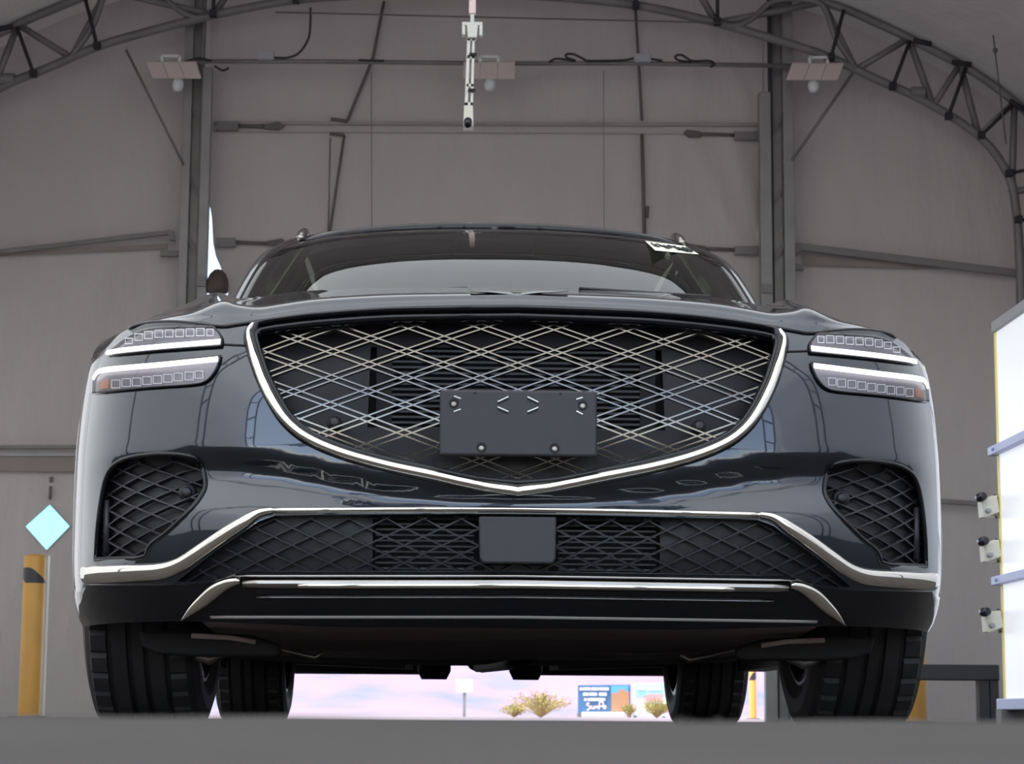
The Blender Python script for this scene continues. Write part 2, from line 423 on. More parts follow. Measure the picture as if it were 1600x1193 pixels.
pt = bpy.data.objects['wall_patch']; tag(pt, 'small dark stain-like patch on the wall above the diamond window', 'patch')
line([(79, 759), (78, 780)], 'patch_tail', 'seam', .01, pt, YS+.03)

# steel columns of the doorway
def column(name, label, main, guide, gtop):
    t = empty(name, tuple(U((main[0]+main[1])/2, 1117, YS-.15)*np.array([1, 1, 0])))
    X = lambda px: U(px, 300, YS-.15)[0]
    x0, x1 = X(main[0]), X(main[1]); z1 = 6.2; th = (x1-x0)
    zt = min(np.interp(x0-CX, INC[:, 0], INC[:, 1]) if x0 > CX else np.interp(-(x0-CX), INC[:, 0], INC[:, 1]), 6)+.55
    y = YS-.15
    sgn = 1 if x0 > CX else -1
    fl_w = th*.46
    xo = x1-fl_w/2 if sgn > 0 else x0+fl_w/2
    bevel(MB().box((xo, y, zt/2), (fl_w, .10, zt)).build('flange', 'steel', t), .004)
    xi = x0+th*.06 if sgn > 0 else x1-th*.06
    bevel(MB().box((xi, y+.03, zt/2), (th*.12, .10, zt)).build('flange', 'strap_black' if sgn > 0 else 'steel_dark', t), .003)
    xm = (xi+xo)/2
    MB().box((xm, y+.05, zt/2), (abs(xo-xi), .02, zt)).build('web_plate', 'steel', t)
    for zc in (.9, 1.9, 2.95, 3.5, 3.95, 4.5):
        b = MB().beam((xi, y+.02, zc-.09), (xo, y+.02, zc+.12), .03, .03); b.build('lacing_bar', 'steel_dark', t)
    g0, g1 = X(guide[0]), X(guide[1]); gz = U(400, gtop, YS-.15)[2]
    bevel(MB().box(((g0+g1)/2, y-.02, gz/2), (g1-g0, .09, gz)).build('door_guide', 'steel', t), .005)
    for zc in (1.2, 2.35, 3.2):
        MB().box(((g0+g1)/2, y-.07, zc), ((g1-g0)*.9, .03, .07)).build('guide_clamp', 'steel_dark', t)
    MB().box(((x0+x1)/2, y, .012), (th*1.2, .24, .024)).build('base_plate', 'steel_dark', t)
    tag(t, label, 'column', 'steel columns of the doorway')
    return t
column('steel_column', 'grey steel column with door guide at the right side of the doorway', (1204, 1240), (1186, 1204), 135)
column('steel_column', 'grey steel column with door guide at the left side of the doorway', (283, 313), (313, 328), 110)

# far arch truss
tr = empty('roof_truss', (CX, 11.9, 0)); tag(tr, 'grey tubular arch truss spanning the end of the tent', 'truss')
def both(C): return np.vstack([(C*[-1, 1])[::-1], C[1:]])
def tr3(P, Y=11.9): return [(CX+p[0], Y, p[1]) for p in P]
MB().tube(tr3(both(INC)), .035, 8).build('inner_chord', 'steel_dark', tr, True)
MB().tube(tr3(both(OUC)), .035, 8).build('outer_chord', 'steel_dark', tr, True)
def rr_(off, row): p = U(725+off, row, 11.9); return np.array((p[0]-CX, p[2]))
inn_n = [rr_(60, -13), rr_(235, 4), rr_(395, 36), rr_(612, 109), rr_(733, 166), rr_(804, 212), rr_(856, 300), rr_(868, 410), rr_(870, 520)]
out_n = [rr_(150, -97), rr_(330, -72), rr_(560, 3), rr_(695, 60), rr_(775, 100), rr_(860, 160), rr_(945, 285), rr_(959, 420), rr_(960, 540)]
for sgn in (1, -1):
    for i in range(len(inn_n)):
        a = inn_n[i]*[sgn, 1]; c = out_n[i]*[sgn, 1]
        MB().tube(tr3([a, c]), .027, 6).build('web_tube', 'steel_dark', tr, True)
        if i+1 < len(inn_n):
            a2 = inn_n[i+1]*[sgn, 1]; MB().tube(tr3([c, a2]), .027, 6).build('web_tube', 'steel_dark', tr, True)
    # bent hook tubes near the column heads
    hk = crom([rr_(395, 36), rr_(420, 42), rr_(450, 30), rr_(480, 5), rr_(520, 0), rr_(560, 10), rr_(580, 60), rr_(612, 108)], 5)*[sgn, 1]
    MB().tube(tr3(hk, 11.88), .024, 6).build('bent_tube', 'steel_dark', tr, True)
    for (o0, r0, o1, r1) in ((395, -40, 395, 37), (592, 18, 572, 92), (695, 66, 668, 138), (782, 108, 755, 184), (858, 162, 806, 214), (940, 255, 849, 273), (950, 350, 864, 345), (268, -60, 268, 12)):
        q = np.array([rr_(o0, r0), rr_(o1, r1)])*[sgn, 1]
        MB().tube(tr3(q, 11.86), .014, 6).build('tie_strap', 'strap_black', tr, True)
        e = q[1]; MB().box((CX+e[0], 11.85, e[1]), (.05, .06, .05)).build('strap_knot', 'strap_black', tr)
    for (o0, r0, o1, r1) in ((700, 66, 728, 72), (760, 100, 790, 104), (850, 160, 880, 178)):
        q = np.array([rr_(o0, r0), rr_(o1, r1)])*[sgn, 1]; MB().tube(tr3(q, 11.85), .02, 6).build('strap_knot', 'strap_black', tr, True)
    q = np.array([rr_(612, 108), rr_(512, 250)])*[sgn, 1]
    if sgn > 0: MB().tube([U(1337, 108, 11.9), U(1237, 251, 12.05)], .012, 6).build('brace_rod', 'steel_dark', tr, True)
    else: MB().tube([U(197, 78, 11.9), U(287, 258, 12.05)], .010, 6).build('brace_rod', 'steel_dark', tr, True)
    p = rr_(708, 145)*[sgn, 1]; MB().lathe([(-.05, .04), (.05, .04)], (CX+p[0], 11.88, p[1]), 'X', 10, True).build('pipe_clamp', 'steel_dark', tr)
# the other arches of the tent and the open end, seen by the car's paint
nt_ = 1
for y in (6.2, .4, -3.2, YN+.05):
    b = MB()
    for C in (INC, OUC): b.tube(tr3(both(C), y), .04, 6)
    o = b.build('trim_%d' % nt_, 'steel_dark', None, True); tag(o, None, None, kind='structure'); nt_ += 1
    for sgn in (1, -1):
        for i in range(len(inn_n)):
            MB().tube(tr3([inn_n[i]*[sgn, 1], out_n[i]*[sgn, 1]], y), .03, 5).build('web_tube', 'steel_dark', o)
for x in (-1.55, -.05, 1.5):
    o = MB().box((x, YN+.2, 2.6), (.16, .16, 5.2)).build('trim_%d' % nt_, 'steel_dark'); tag(o, None, None, kind='structure'); nt_ += 1
for z in (2.3, 4.3):
    o = MB().box((0, YN+.2, z), (8.0, .12, .10)).build('trim_%d' % nt_, 'steel_dark'); tag(o, None, None, kind='structure'); nt_ += 1

# conduit with boxes and cables
cp = empty('conduit', tuple(U(310, 95, 12.0))); tag(cp, 'long grey conduit pipe with junction boxes across the top of the doorway', 'conduit')
YC = 11.95
MB().tube([U(300, 96, YC), U(500, 96, YC), U(760, 99, YC), U(1000, 99, YC), U(1240, 103, YC)], .018, 8).build('pipe', 'steel_dark', cp, True)
for x0, x1, y0, y1 in ((402, 428, 79, 92), (992, 1017, 83, 96)):
    bevel(flat([(x0, y0), (x1, y0), (x1, y1), (x0, y1)], 'junction_box', 'grey_box', cp, YC-.06, .06), .006)
for pts in ([(858, 97), (868, 92), (884, 93), (900, 95)], [(900, 95), (886, 90), (885, 85), (897, 85), (915, 94)], [(915, 95), (940, 95), (975, 94), (990, 91)],
            [(1017, 92), (1035, 95)], [(1080, 97), (1060, 94), (1055, 88), (1065, 86), (1082, 95), (1108, 95), (1116, 100), (1110, 105)],
            [(428, 90), (450, 90), (468, 82), (482, 60), (485, 36), (485, 12)], [(290, 96), (310, 91), (330, 95)], [(335, 103), (348, 110), (358, 106)], [(560, 94), (600, 95)]):
    MB().tube([U(x, y, YC-.03) for x, y in crom(pts, 5)], .009, 6).build('cable', 'strap_black', cp, True)
w1 = MB().tube([U(430, 19, 11.8), U(760, 27, 11.8), U(1060, 34, 11.8), U(1130, 36, 11.8)], .006, 6).build('stay_wire', 'seam', None, True)
tag(w1, 'thin taut wire strung above the conduit pipe', 'wire')
w2 = MB().tube([U(1546, -20, 11.2), U(1551, 50, 11.2), U(1556, 90, 11.2), U(1572, 225, 11.4)], .006, 6).build('hanging_wire', 'seam', None, True)
tag(w2, 'thin wire hanging under the roof at the far right', 'wire')
MB().lathe([(-.02, .001), (-.012, .018), (.012, .018), (.02, .001)], tuple(U(1555, 79, 11.2)), 'Z', 8).build('wire_bead', 'seam', w2, True)

def floodlight(pl, label, glow):
    (x0, y0), (x1, y1), (x2, y2), (x3, y3) = pl
    c = U((x0+x2)/2, (y0+y2)/2, 11.75)
    t = empty('floodlight', tuple(c)); tag(t, label, 'floodlight', 'floodlights on the conduit')
    for i in range(3):
        a, c2 = i/3+.006, (i+1)/3-.006
        top = [(x0+(x1-x0)*k, y0+(y1-y0)*k) for k in (a, c2)]; bot = [(x3+(x2-x3)*k, y3+(y2-y3)*k) for k in (a, c2)]
        poly = [U(*top[0], 11.85), U(*top[1], 11.85), U(*bot[1], 11.70), U(*bot[0], 11.70)]
        MB().prism(poly, (0, 0, 0), (0, .04, .02)).build('lamp_panel', 'lamp_pink', t)
    xm = (x0+x1)/2
    b = MB()
    for (p, q) in (((xm-14, y0), (xm-14, y0-9)), ((xm-14, y0-9), (xm+14, y0-9)), ((xm+14, y0-9), (xm+14, y0))):
        b.beam(U(*p, 11.85), U(*q, 11.85), .02, .02)
    b.build('yoke', 'lamp_white', t)
    xb, yb = (x2+x3)/2+2, y2+9
    MB().lathe([(-.05, .001), (-.045, .03), (-.01, .043), (.02, .04), (.045, .02), (.05, .001)], tuple(U(xb, yb, 11.75)), 'Z', 14).build('motion_sensor', 'lamp_white', t, True)
floodlight([(228, 97), (306, 97), (314, 123), (238, 122)], 'pink three-panel floodlight at the left column', 0)
floodlight([(724, 98), (805, 97), (804, 123), (723, 123)], 'pink three-panel floodlight behind the hanging camera arm', 0)
floodlight([(1239, 99), (1319, 99), (1309, 125), (1229, 125)], 'pink three-panel floodlight at the right column', 0)

# hanging camera arm in the middle
YM = 7.6
hm = empty('hanging_camera', tuple(U(734, 0, YM))); tag(hm, 'white slotted arm with small camera hanging from the roof in the centre', 'camera')
px2m = lambda n: n/FPX*(YM-CAM[1])
ztop = np.interp(0, prof[:, 0], prof[:, 1])
p = U(738, 22, YM)
bevel(MB().box((p[0], YM, (p[2]+ztop)/2), (px2m(11), px2m(11), ztop-p[2])).build('drop_pole', 'mount_pink', hm), .003)
b = MB()
for poly in ([(722, 34), (754, 34), (754, 39), (722, 39)], [(722, 39), (727, 39), (727, 54), (722, 54)], [(749, 39), (754, 39), (754, 55), (749, 55)], [(729, 38), (747, 38), (745, 58), (731, 58)], [(735, 22), (741, 22), (741, 35), (735, 35)]):
    b.prism([U(x, y, YM-.03) for x, y in poly], (0, 0, 0), (0, .05, 0))
bevel(b.build('clamp_bracket', 'mount', hm), .002)
b = MB()
for poly in ([(730, 58), (735, 58), (731, 165), (726, 165)], [(738, 58), (742, 58), (739, 165), (735, 165)], [(730, 86), (741, 86), (741, 91), (730, 91)], [(729, 131), (740, 131), (740, 135), (729, 135)], [(729, 58), (744, 58), (744, 63), (729, 63)], [(726, 160), (739, 160), (739, 166), (726, 166)]):
    b.prism([U(x, y, YM) for x, y in poly], (0, 0, 0), (0, .02, 0))
b.build('slotted_arm', 'mount', hm)
for x, y in ((739, 85), (737, 141)): MB().lathe([(-.02, .001), (-.02, .010), (.02, .010), (.02, .001)], tuple(U(x, y, YM-.01)), 'X', 8).build('arm_bolt', 'strap_black', hm)
bevel(MB().prism([U(x, y, YM-.05) for x, y in ((725, 164), (739, 164), (740, 197), (724, 197))], (0, 0, 0), (0, .10, 0)).build('camera_body', 'cam_white', hm), .004)
MB().lathe([(-.05, .001), (-.05, px2m(6.5)), (.02, px2m(6.5))], tuple(U(731, 193, YM-.06)), 'Y', 16).build('camera_lens', 'black_lens', hm, True)

# bollards
def bollard(px0, px1, top, Y, m, label, st, zt=None):
    d = Y-CAM[1]; r = (px1-px0)/2/FPX*d; c = U((px0+px1)/2, top, Y); z = c[2] if zt is None else zt
    t = empty('bollard', (c[0], Y, 0)); tag(t, label, 'bollard', 'painted steel bollards')
    MB().lathe([(0, r), (z-.02, r), (z-.006, r*.93), (z, r*.5), (z, .0005)], (c[0], Y, 0), 'Z', 24).build('post', m, t, True)
    MB().lathe([(0, r*1.9), (.015, r*1.9), (.018, r)], (c[0], Y, 0), 'Z', 20).build('base_plate', 'steel_dark', t)
    if st:
        z0, z1, flip = st; n = 10; V = []; F = []
        for i in range(n+1):
            a = math.pi + math.pi*(i/n); k = i/n
            lo = z0 + (z1-z0)*(1-min(1, max(0, (k if not flip else 1-k)*1.25-.0)))*.75; lo = min(lo, z1-.005)
            lo = z0 if (k if not flip else 1-k) > .9 else lo
            zz0 = z0 + (z1-z0)*.0; 
            kk = k if not flip else 1-k
            hi = z1 - (z1-z0)*max(0, (kk-.45)/.55)
            lw = z0 + (z1-z0)*max(0, (.28-kk)/.28)*.5
            V += [(c[0]+r*1.02*math.cos(a), Y+r*1.02*math.sin(a), lw), (c[0]+r*1.02*math.cos(a), Y+r*1.02*math.sin(a), max(hi, lw+.004))]
        F = [(2*i, 2*i+2, 2*i+3, 2*i+1) for i in range(n)]
        link('reflector_band', V, F, 'sticker', t, True)
    return t
zz = lambda row, Y: U(800, row, Y)[2]
bollard(38, 73, 866, 10.0, 'yellow', 'yellow steel bollard below the diamond window at the left', (zz(917, 10), zz(893, 10), False))
_s = empty('guard_strip', tuple(U(75, 1117, 10.02))); bpy.data.objects.remove(_s)
b = MB(); a, c = U(77, 868, 10.3), U(74.5, 1117, 10.3); b.beam((a[0], a[1], a[2]), (a[0], a[1], 0), .012, .012)
tag(b.build('conduit_stub', 'white_paint'), 'thin white conduit rising right beside the yellow bollard', 'conduit')
bollard(1409, 1443, 866, 9.7, 'yellow', 'yellow steel bollard half hidden behind the right front tyre', None)
bollard(1170, 1181, 1010, 34, 'orange', 'sunlit orange bollard seen outside past the right rear tyre', (zz(1060, 34), zz(1047, 34), True), 1.35)

# bundled fabric at the left jamb
bd = MB().lathe([(-.10, .01), (-.095, .075), (-.05, .084), (.0, .080), (.05, .060), (.080, .03), (.088, .002)], tuple(U(340, 438, YS-.18)), 'Z', 12).build('fabric_bundle', 'bundle', None, True)
tag(bd, 'dark brown bundle of fabric tied at the lower left curtain edge', 'bundle')

# light wall at the right, standing parallel to the car
XP = 2.46
e0 = UX(1556, 512, XP); e1 = UX(1572, 1106, XP)
yF = (e0[1]+e1[1])/2; zt = e0[2]
lp = empty('light_wall', (XP, yF, 0)); tag(lp, 'bright white glowing panel wall with blue crossbars at the right edge', 'light panel')
yN = 3.4; zs = []
def zrow(px, py): return UX(px, py, XP)[2]
b0, b1, b2, b3 = zrow(1563, 702), zrow(1568, 906), zt, zrow(1573, 1104)
for (z0, z1) in ((b0+.02, b2-.02), (b1+.02, b0-.02), (b3+.03, b1-.02)):
    for k in range(2):
        ya, yb = yF-(yF-yN)*k/2, yF-(yF-yN)*(k+1)/2
        bevel(MB().box((XP+.025, (ya+yb)/2, (z0+z1)/2), (.05, abs(ya-yb)-.006, z1-z0)).build('diffuser_panel', 'panel_light', lp), .003)
MB().box((XP+.03, yF+.012, (b2+b3)/2), (.07, .024, b2-b3)).build('edge_profile', 'panel_edge', lp)
bevel(MB().box((XP+.03, (yF+yN)/2, b2+.006), (.09, yF-yN+.06, .05)).build('top_rail', 'grey_box', lp), .004)
for zc in (b0, b1):
    o = bevel(MB().box((XP-.005, (yF+yN)/2+.03, zc), (.06, yF-yN+.10, .040)).build('crossbar', 'blue_bar', lp), .003)
    for y in (yF-.03, yF-1.0): MB().lathe([(-.045, .0005), (-.045, .008), (-.02, .008)], (XP, y, zc), 'X', 8).build('bolt_head', 'bolt', o)
o = bevel(MB().box((XP+.01, (yF+yN)/2, b3+.012), (.10, yF-yN+.04, .05)).build('bottom_rail', 'blue_bar', lp), .004)
for y in (yF-.1, yN+.1): MB().box((XP+.02, y, b3/2-.005), (.16, .10, max(.01, b3-.01))).build('foot', 'steel_dark', lp)

def side_camera(px, py, label):
    Y = yF+.05; s = (Y-CAM[1])/FPX
    t = empty('wall_camera', tuple(U(px, py, Y))); tag(t, label, 'camera', 'cameras on the light wall')
    def q(dx, dy, yy=Y): return U(px+dx, py+dy, yy)
    bevel(MB().prism([q(-15, -6), (q(0, -14)), q(8, -14), q(12, 12), q(-10, 20), q(-13, 20)], (0, -.05, 0), (0, .10, 0)).build('camera_body', 'cam_white', t), .004)
    b = MB()
    for poly in ([(-9, 16), (18, 16), (18, 20), (-9, 20)], [(6, 7), (18, 7), (18, 10), (6, 10)], [(9, 7), (12, 7), (12, 20), (9, 20)]):
        b.prism([q(*k) for k in poly], (0, 0, 0), (0, .03, 0))
    b.build('bracket', 'white_paint', t)
    MB().lathe([(-.06, .0005), (-.06, .020), (.0, .022), (.02, .018)], tuple(q(-15, -12, Y-.04)), 'Y', 14).build('lens_barrel', 'black_lens', t, True)
    MB().lathe([(-.03, .0005), (-.03, .012), (.01, .012)], tuple(q(-3, 9, Y-.055)), 'Y', 12).build('focus_ring', 'grey_box', t, True)
    MB().tube([q(0, -12), q(8, -16), q(14, -10), q(18, -14)], .005, 5).build('cable', 'strap_black', t, True)
side_camera(1546, 789, 'uppermost of the three small white cameras on the light wall edge')
side_camera(1549, 858, 'middle of the three small white cameras on the light wall edge')
side_camera(1552, 968, 'lowest of the three small white cameras on the light wall edge')

# low black steel frame at the right, in front of the end wall
YB = 9.0
bf = empty('steel_bench', tuple(U(1500, 1117, YB)*np.array([1, 1, 0]))); tag(bf, 'low black steel frame on the floor between tyre and light wall', 'frame')
a, c = U(1395, 1037, YB), U(1562, 1062, YB)
bevel(MB().box(((a[0]+c[0])/2, YB+.15, (a[2]+c[2])/2), (c[0]-a[0], .3, a[2]-c[2])).build('top_beam', 'satin_black', bf), .004)
for x0, x1 in ((1531, 1547), (1549, 1562), (1400, 1416)):
    l, r = U(x0, 1080, YB)[0], U(x1, 1080, YB)[0]
    MB().box(((l+r)/2, YB+.06, c[2]/2), (r-l, .08, c[2])).build('leg', 'satin_black', bf)

# pebbles on the lip
for px, s, w_ in ((1064, .0012, 'leftmost'), (1079, .0009, 'middle'), (1122, .0011, 'rightmost')):
    p = U(px, 1119, CAM[1]+.78)
    b = MB().lathe([(-s, .0002), (-s*.5, s*1.1), (s*.2, s*1.3), (s*.8, s*.7), (s, .0002)], (p[0], p[1], lip(p[0], p[1])+s*.3), 'Z', 9)
    o = b.build('pebble', 'concrete', None, True)
    tag(o, w_+' of three tiny grey pebbles on the floor lip before the right rear tyre', 'pebble', 'pebbles on the floor lip')

# ------------------------------------------------------------------ outside, beyond the doorway
nx, ny = 120, 24; V = []
for j in range(ny):
    for i in range(nx):
        x = -420+840*i/(nx-1); t = j/(ny-1); y = 420+110*t
        h = (21+6*math.sin(x*.021)+4*math.sin(x*.047+1.3)+2*math.sin(x*.11))*(t**1.25)
        h += (2.2*math.sin(x*.13+t*9)+1.6*math.sin(x*.31-t*14)+1.1*math.sin(x*.55+t*21))*t*(1.2-t)
        V.append((x, y+6*math.sin(x*.09+t*3), max(-.02, h)))
mt = link('mountain', V, [(j*nx+i, j*nx+i+1, (j+1)*nx+i+1, (j+1)*nx+i) for j in range(ny-1) for i in range(nx-1)], 'mountain', smooth=True)
tag(mt, 'pale pink desert mountain slope with painted bluish shadows beyond the doorway', 'mountain')
# sign post
Yp = 46
sp = empty('sign_post', tuple(U(726, 1117, Yp)*np.array([1, 1, 0]))); tag(sp, 'grey post with pale square sign outside under the car', 'sign')
a = U(726, 1064, Yp); b = MB().beam((a[0], Yp, 0), (a[0], Yp, a[2]), .07, .07); b.build('post', 'steel', sp)
MB().prism([U(x, y, Yp-.06) for x, y in ((713, 1061), (738, 1061), (738, 1081), (713, 1081))], (0, 0, 0), (0, .02, 0)).build('sign_plate', 'white_paint', sp)
# billboards
Yb = 62
bb = empty('billboard', tuple(U(944, 1117, Yb)*np.array([1, 1, 0]))); tag(bb, 'blue billboard with white lettering and orange rock picture', 'billboard')
def bq(poly, name, m, parent, dy=0, th=.04): return MB().prism([U(x, y, Yb+dy) for x, y in poly], (0, 0, 0), (0, th, 0)).build(name, m, parent)
fc = bq([(903, 1070), (985, 1069), (985, 1113), (903, 1113)], 'board', 'billboard', bb)
bq([(955, 1071), (982, 1070), (982, 1086), (955, 1088)], 'picture_sky', 'billboard_sky', bb, -.04)
bq([(955, 1083), (965, 1081), (970, 1076), (975, 1076), (978, 1080), (983, 1080), (983, 1111), (955, 1111)], 'picture_rock', 'billboard_rock', bb, -.06)
def words(segs, y0, y1, m='letter'):
    for s0, s1 in segs:
        b = MB(); x = s0
        while x < s1-.6:
            w = 1.3
            b.prism([U(x, y0, Yb-.05), U(x+w, y0, Yb-.05), U(x+w, y1, Yb-.05), U(x, y1, Yb-.05)], (0, 0, 0), (0, .03, 0)); x += 1.75
        b.build('lettering', m, bb)
words([(906, 909.5), (910.5, 922), (924, 934.5), (935.5, 943.5), (944.5, 952)], 1073.5, 1078)
words([(911, 920), (921, 933.5), (936, 948)], 1081.5, 1086.5)
words([(913, 916), (918, 946)], 1090, 1094.5)
for pts in ([(921, 1099), (918, 1098), (917, 1101), (921, 1103), (921, 1107), (917, 1109)], [(924, 1102), (924, 1106), (928, 1106), (928, 1102), (929, 1106), (933, 1102), (933, 1106)], [(936, 1108), (937, 1097), (942, 1097), (942, 1102), (937, 1103)], [(943, 1102), (943, 1106), (946, 1106), (946, 1102), (943, 1102)]):
    MB().tube([U(x, y, Yb-.05) for x, y in crom(pts, 4)], .018, 5).build('script_stroke', 'letter_pink', bb, True)
bevel(bq([(910, 1112), (975, 1112), (975, 1119), (910, 1119)], 'plinth', 'white_paint', bb, -.4, .5), .02)
for x in (905, 983): MB().beam(U(x, 1113, Yb+.05), U(x, 1117, Yb+.05)*np.array([1, 1, 0]), .12, .12).build('leg', 'steel_dark', bb)
b2_ = empty('billboard', tuple(U(1014, 1117, Yb)*np.array([1, 1, 0]))); tag(b2_, 'pale teal and pink poster board beside the blue billboard', 'billboard')
bq([(989, 1068), (1040, 1066), (1042, 1118), (989, 1118)], 'board', 'white_paint', b2_, .3)
for x in (992, 1037): MB().beam(U(x, 1116, Yb+.36), U(x, 1117, Yb+.36)*np.array([1, 1, 0]), .1, .1).build('leg', 'steel_dark', b2_)
bq([(993, 1069), (1037, 1068), (1037, 1084), (993, 1088)], 'poster_field', 'billboard_teal', b2_, .25)
bq([(1010, 1084), (1034, 1084), (1034, 1094), (1010, 1094)], 'poster_field', 'billboard_pink', b2_, .2)
bq([(992, 1099), (1001, 1098), (1001, 1107), (992, 1108)], 'poster_field', 'letter_pink', b2_, .2)
bq([(996, 1073), (1008, 1073), (1008, 1077), (996, 1077)], 'lettering', 'letter', b2_, .2)
bq([(1011, 1074), (1032, 1073), (1032, 1077), (1011, 1078)], 'lettering', 'letter', b2_, .2)
def shrub(cx, w, top, Y, label, n, seed):
    r = random.Random(seed); c = U(cx, 1117, Y); t = empty('desert_shrub', (c[0], Y, 0)); tag(t, label, 'shrub', 'desert shrubs outside')
    hw = w/2/FPX*(Y-CAM[1]); H = U(cx, top, Y)[2]; sb = MB(); lb = MB()
    for i in range(n):
        a = r.uniform(0, 2*math.pi); k = r.random()**.6; h = H*(1-.45*k*k)*r.uniform(.65, 1.0)
        e = Vector((c[0]+hw*k*math.cos(a), Y+hw*k*math.sin(a), h)); m_ = Vector((c[0]+hw*.35*k*math.cos(a), Y+hw*.35*k*math.sin(a), h*.55))
        sb.tube([(c[0], Y, 0), m_, e], [.012, .009, .004], 4, False)
        for q in range(9):
            p = m_.lerp(e, r.random()) + Vector((r.uniform(-.06, .06), r.uniform(-.06, .06), r.uniform(-.05, .05)))
            d = Vector((r.uniform(-1, 1), r.uniform(-1, 1), r.uniform(-.2, 1))).normalized()*.06; s_ = d.cross(Vector((r.random(), r.random(), r.random()))).normalized()*.016
            lb.add([p, p+d*.5+s_, p+d, p+d*.5-s_], [(0, 1, 2, 3)])
    sb.build('stems', 'twig', t)
    o = lb.build('foliage', 'leaf', t); o['kind'] = 'stuff'
shrub(845, 112, 1073, 44, 'yellow-green feathery desert shrub in the middle under the car', 90, 1)
shrub(803, 52, 1096, 46, 'low dry shrub at the left foot of the feathery shrub', 45, 2)
shrub(1026, 60, 1090, 52, 'grey-brown shrub in front of the pale poster board', 80, 3)
shrub(982, 22, 1096, 52, 'small dark shrub between the two billboards', 40, 4)

# ------------------------------------------------------------------ the car body surface (s along the plan, z up)
_pl = crom([(0, 0), (.12, .001), (.25, .006), (.40, .019), (.53, .043), (.64, .082), (.735, .14), (.81, .225), (.865, .34), (.903, .49), (.93, .67), (.947, .87), (.953, 1.2), (.955, 2.0), (.955, 3.2), (.945, 4.0), (.90, 4.42), (.74, 4.62), (.40, 4.70), (0, 4.72)], 12)
_al = np.concatenate([[0], np.cumsum(np.hypot(*np.diff(_pl, axis=0).T))])
S_Y = lambda y: float(np.interp(y, _pl[:, 1], _al))          # arc length at a depth along the side
_pz = np.array([.17, .20, .235, .27, .30, .33, .37, .41, .46, .50, .54, .58, .62, .66, .70, .75, .80, .85, .90, .96])
_py = np.array([.11, .072, .040, .018, .004, -.006, -.012, -.015, -.015, -.014, -.012, -.008, -.003, .004, .014, .032, .062, .105, .17, .26])
_pd = crom(np.stack([_pz, _py], -1), 8)
_wz = crom(np.array([(.17, .93), (.20, .962), (.225, .981), (.26, .992), (.32, .999), (.40, 1.0), (.55, 1.0), (.62, .998), (.70, .993), (.78, .983), (.86, .955), (.96, .90)]), 8)
_zg = np.array([(0, .447), (.12, .450), (.25, .463), (.35, .482), (.43, .500), (.52, .514), (.65, .519), (.78, .524), (.9, .526), (3, .526)])
_ga = np.array([(0, .030), (.30, .034), (.45, .040), (.62, .040), (.74, .026), (.86, .006), (.95, 0), (9, 0)])
def sstep(t): t = np.clip(t, 0, 1); return t*t*(3-2*t)
def body(s, z):
    s = np.asarray(s, float); z = np.asarray(z, float); a = np.abs(s)
    x = np.interp(a, _al, _pl[:, 0]); y = np.interp(a, _al, _pl[:, 1])
    x = x*np.interp(z, _wz[:, 0], _wz[:, 1])
    fr = np.clip(1-(y-.3)/1.2, 0, 1); rear = np.clip((y-4.3)/.3, 0, 1)
    y = y + np.interp(z, _pd[:, 0], _pd[:, 1])*fr
    u = z-np.interp(a, _zg[:, 0], _zg[:, 1]); w = np.maximum(.03, np.minimum(.11, np.interp(a, _zg[:, 0], _zg[:, 1])-.405))
    g = np.where(u > 0, sstep((.014-u)/.028), np.where(u > -.014, sstep((.014-u)/.028), np.clip(1-(-u-.014)/w, 0, 1)))
    g = np.where(u <= -.014, sstep(np.clip(1-(-u-.014)/w, 0, 1)), g)
    y = y + g*np.interp(a, _ga[:, 0], _ga[:, 1])
    return np.stack([np.sign(s)*x if np.ndim(s) else (1 if s >= 0 else -1)*x, y, z], -1)
def nrm(s, z, e=.004):
    a = body(s+e, z)-body(s-e, z); b = body(s, z+e)-body(s, z-e)
    n = np.cross(a, b); return n/np.linalg.norm(n, axis=-1, keepdims=True)
def B(s, z, off=0.0, rec=0.0):
    p = body(s, z) + nrm(s, z)*(off if np.ndim(off) == 0 else np.asarray(off)[..., None])
    if np.ndim(rec) or rec: p = p + np.stack([np.zeros_like(p[..., 0]), np.zeros_like(p[..., 0])+rec, np.zeros_like(p[..., 0])], -1)
    return p
_gs, _gz = np.meshgrid(-np.linspace(0, 1.75, 351), np.linspace(.17, .96, 238))
_gp = proj(body(_gs, _gz)); _gv = body(_gs, _gz)-CAM; _gm = (nrm(_gs, _gz)*_gv).sum(-1)/np.linalg.norm(_gv, axis=-1) > -.04
def bs(px, py):
    d = (_gp[..., 0]-px)**2 + (_gp[..., 1]-py)**2 + _gm*1e6; i = np.unravel_index(np.argmin(d), d.shape); q = np.array([_gs[i], _gz[i]])
    for _ in range(4):
        c = proj(body(q[0], q[1])); e = np.array([px, py])-c; h = 1e-3
        J = np.stack([(proj(body(q[0]+h, q[1]))-c)/h, (proj(body(q[0], q[1]+h))-c)/h], -1)
        if abs(np.linalg.det(J)) < 4e4: break
        q2 = q+np.clip(np.linalg.solve(J, e), -.004, .004)
        q2 = np.array([min(q2[0], 0), np.clip(q2[1], .17, .96)])
        if np.hypot(*(proj(body(*q2))-[px, py])) > np.hypot(*e): break
        q = q2
    return q
def BS(pts): return np.array([bs(*p) for p in pts])
def half_to_full(h):                 # left half outline (starts and ends on the centre line) -> closed outline
    h = np.array(h); h[0, 0] = 0; h[-1, 0] = 0
    return np.vstack([h, (h[1:-1]*[-1, 1])[::-1]])
def mirror(p): return (np.asarray(p)*[-1, 1])[::-1]
def area(p): p = np.asarray(p); return .5*np.sum(p[:, 0]*np.roll(p[:, 1], -1)-np.roll(p[:, 0], -1)*p[:, 1])
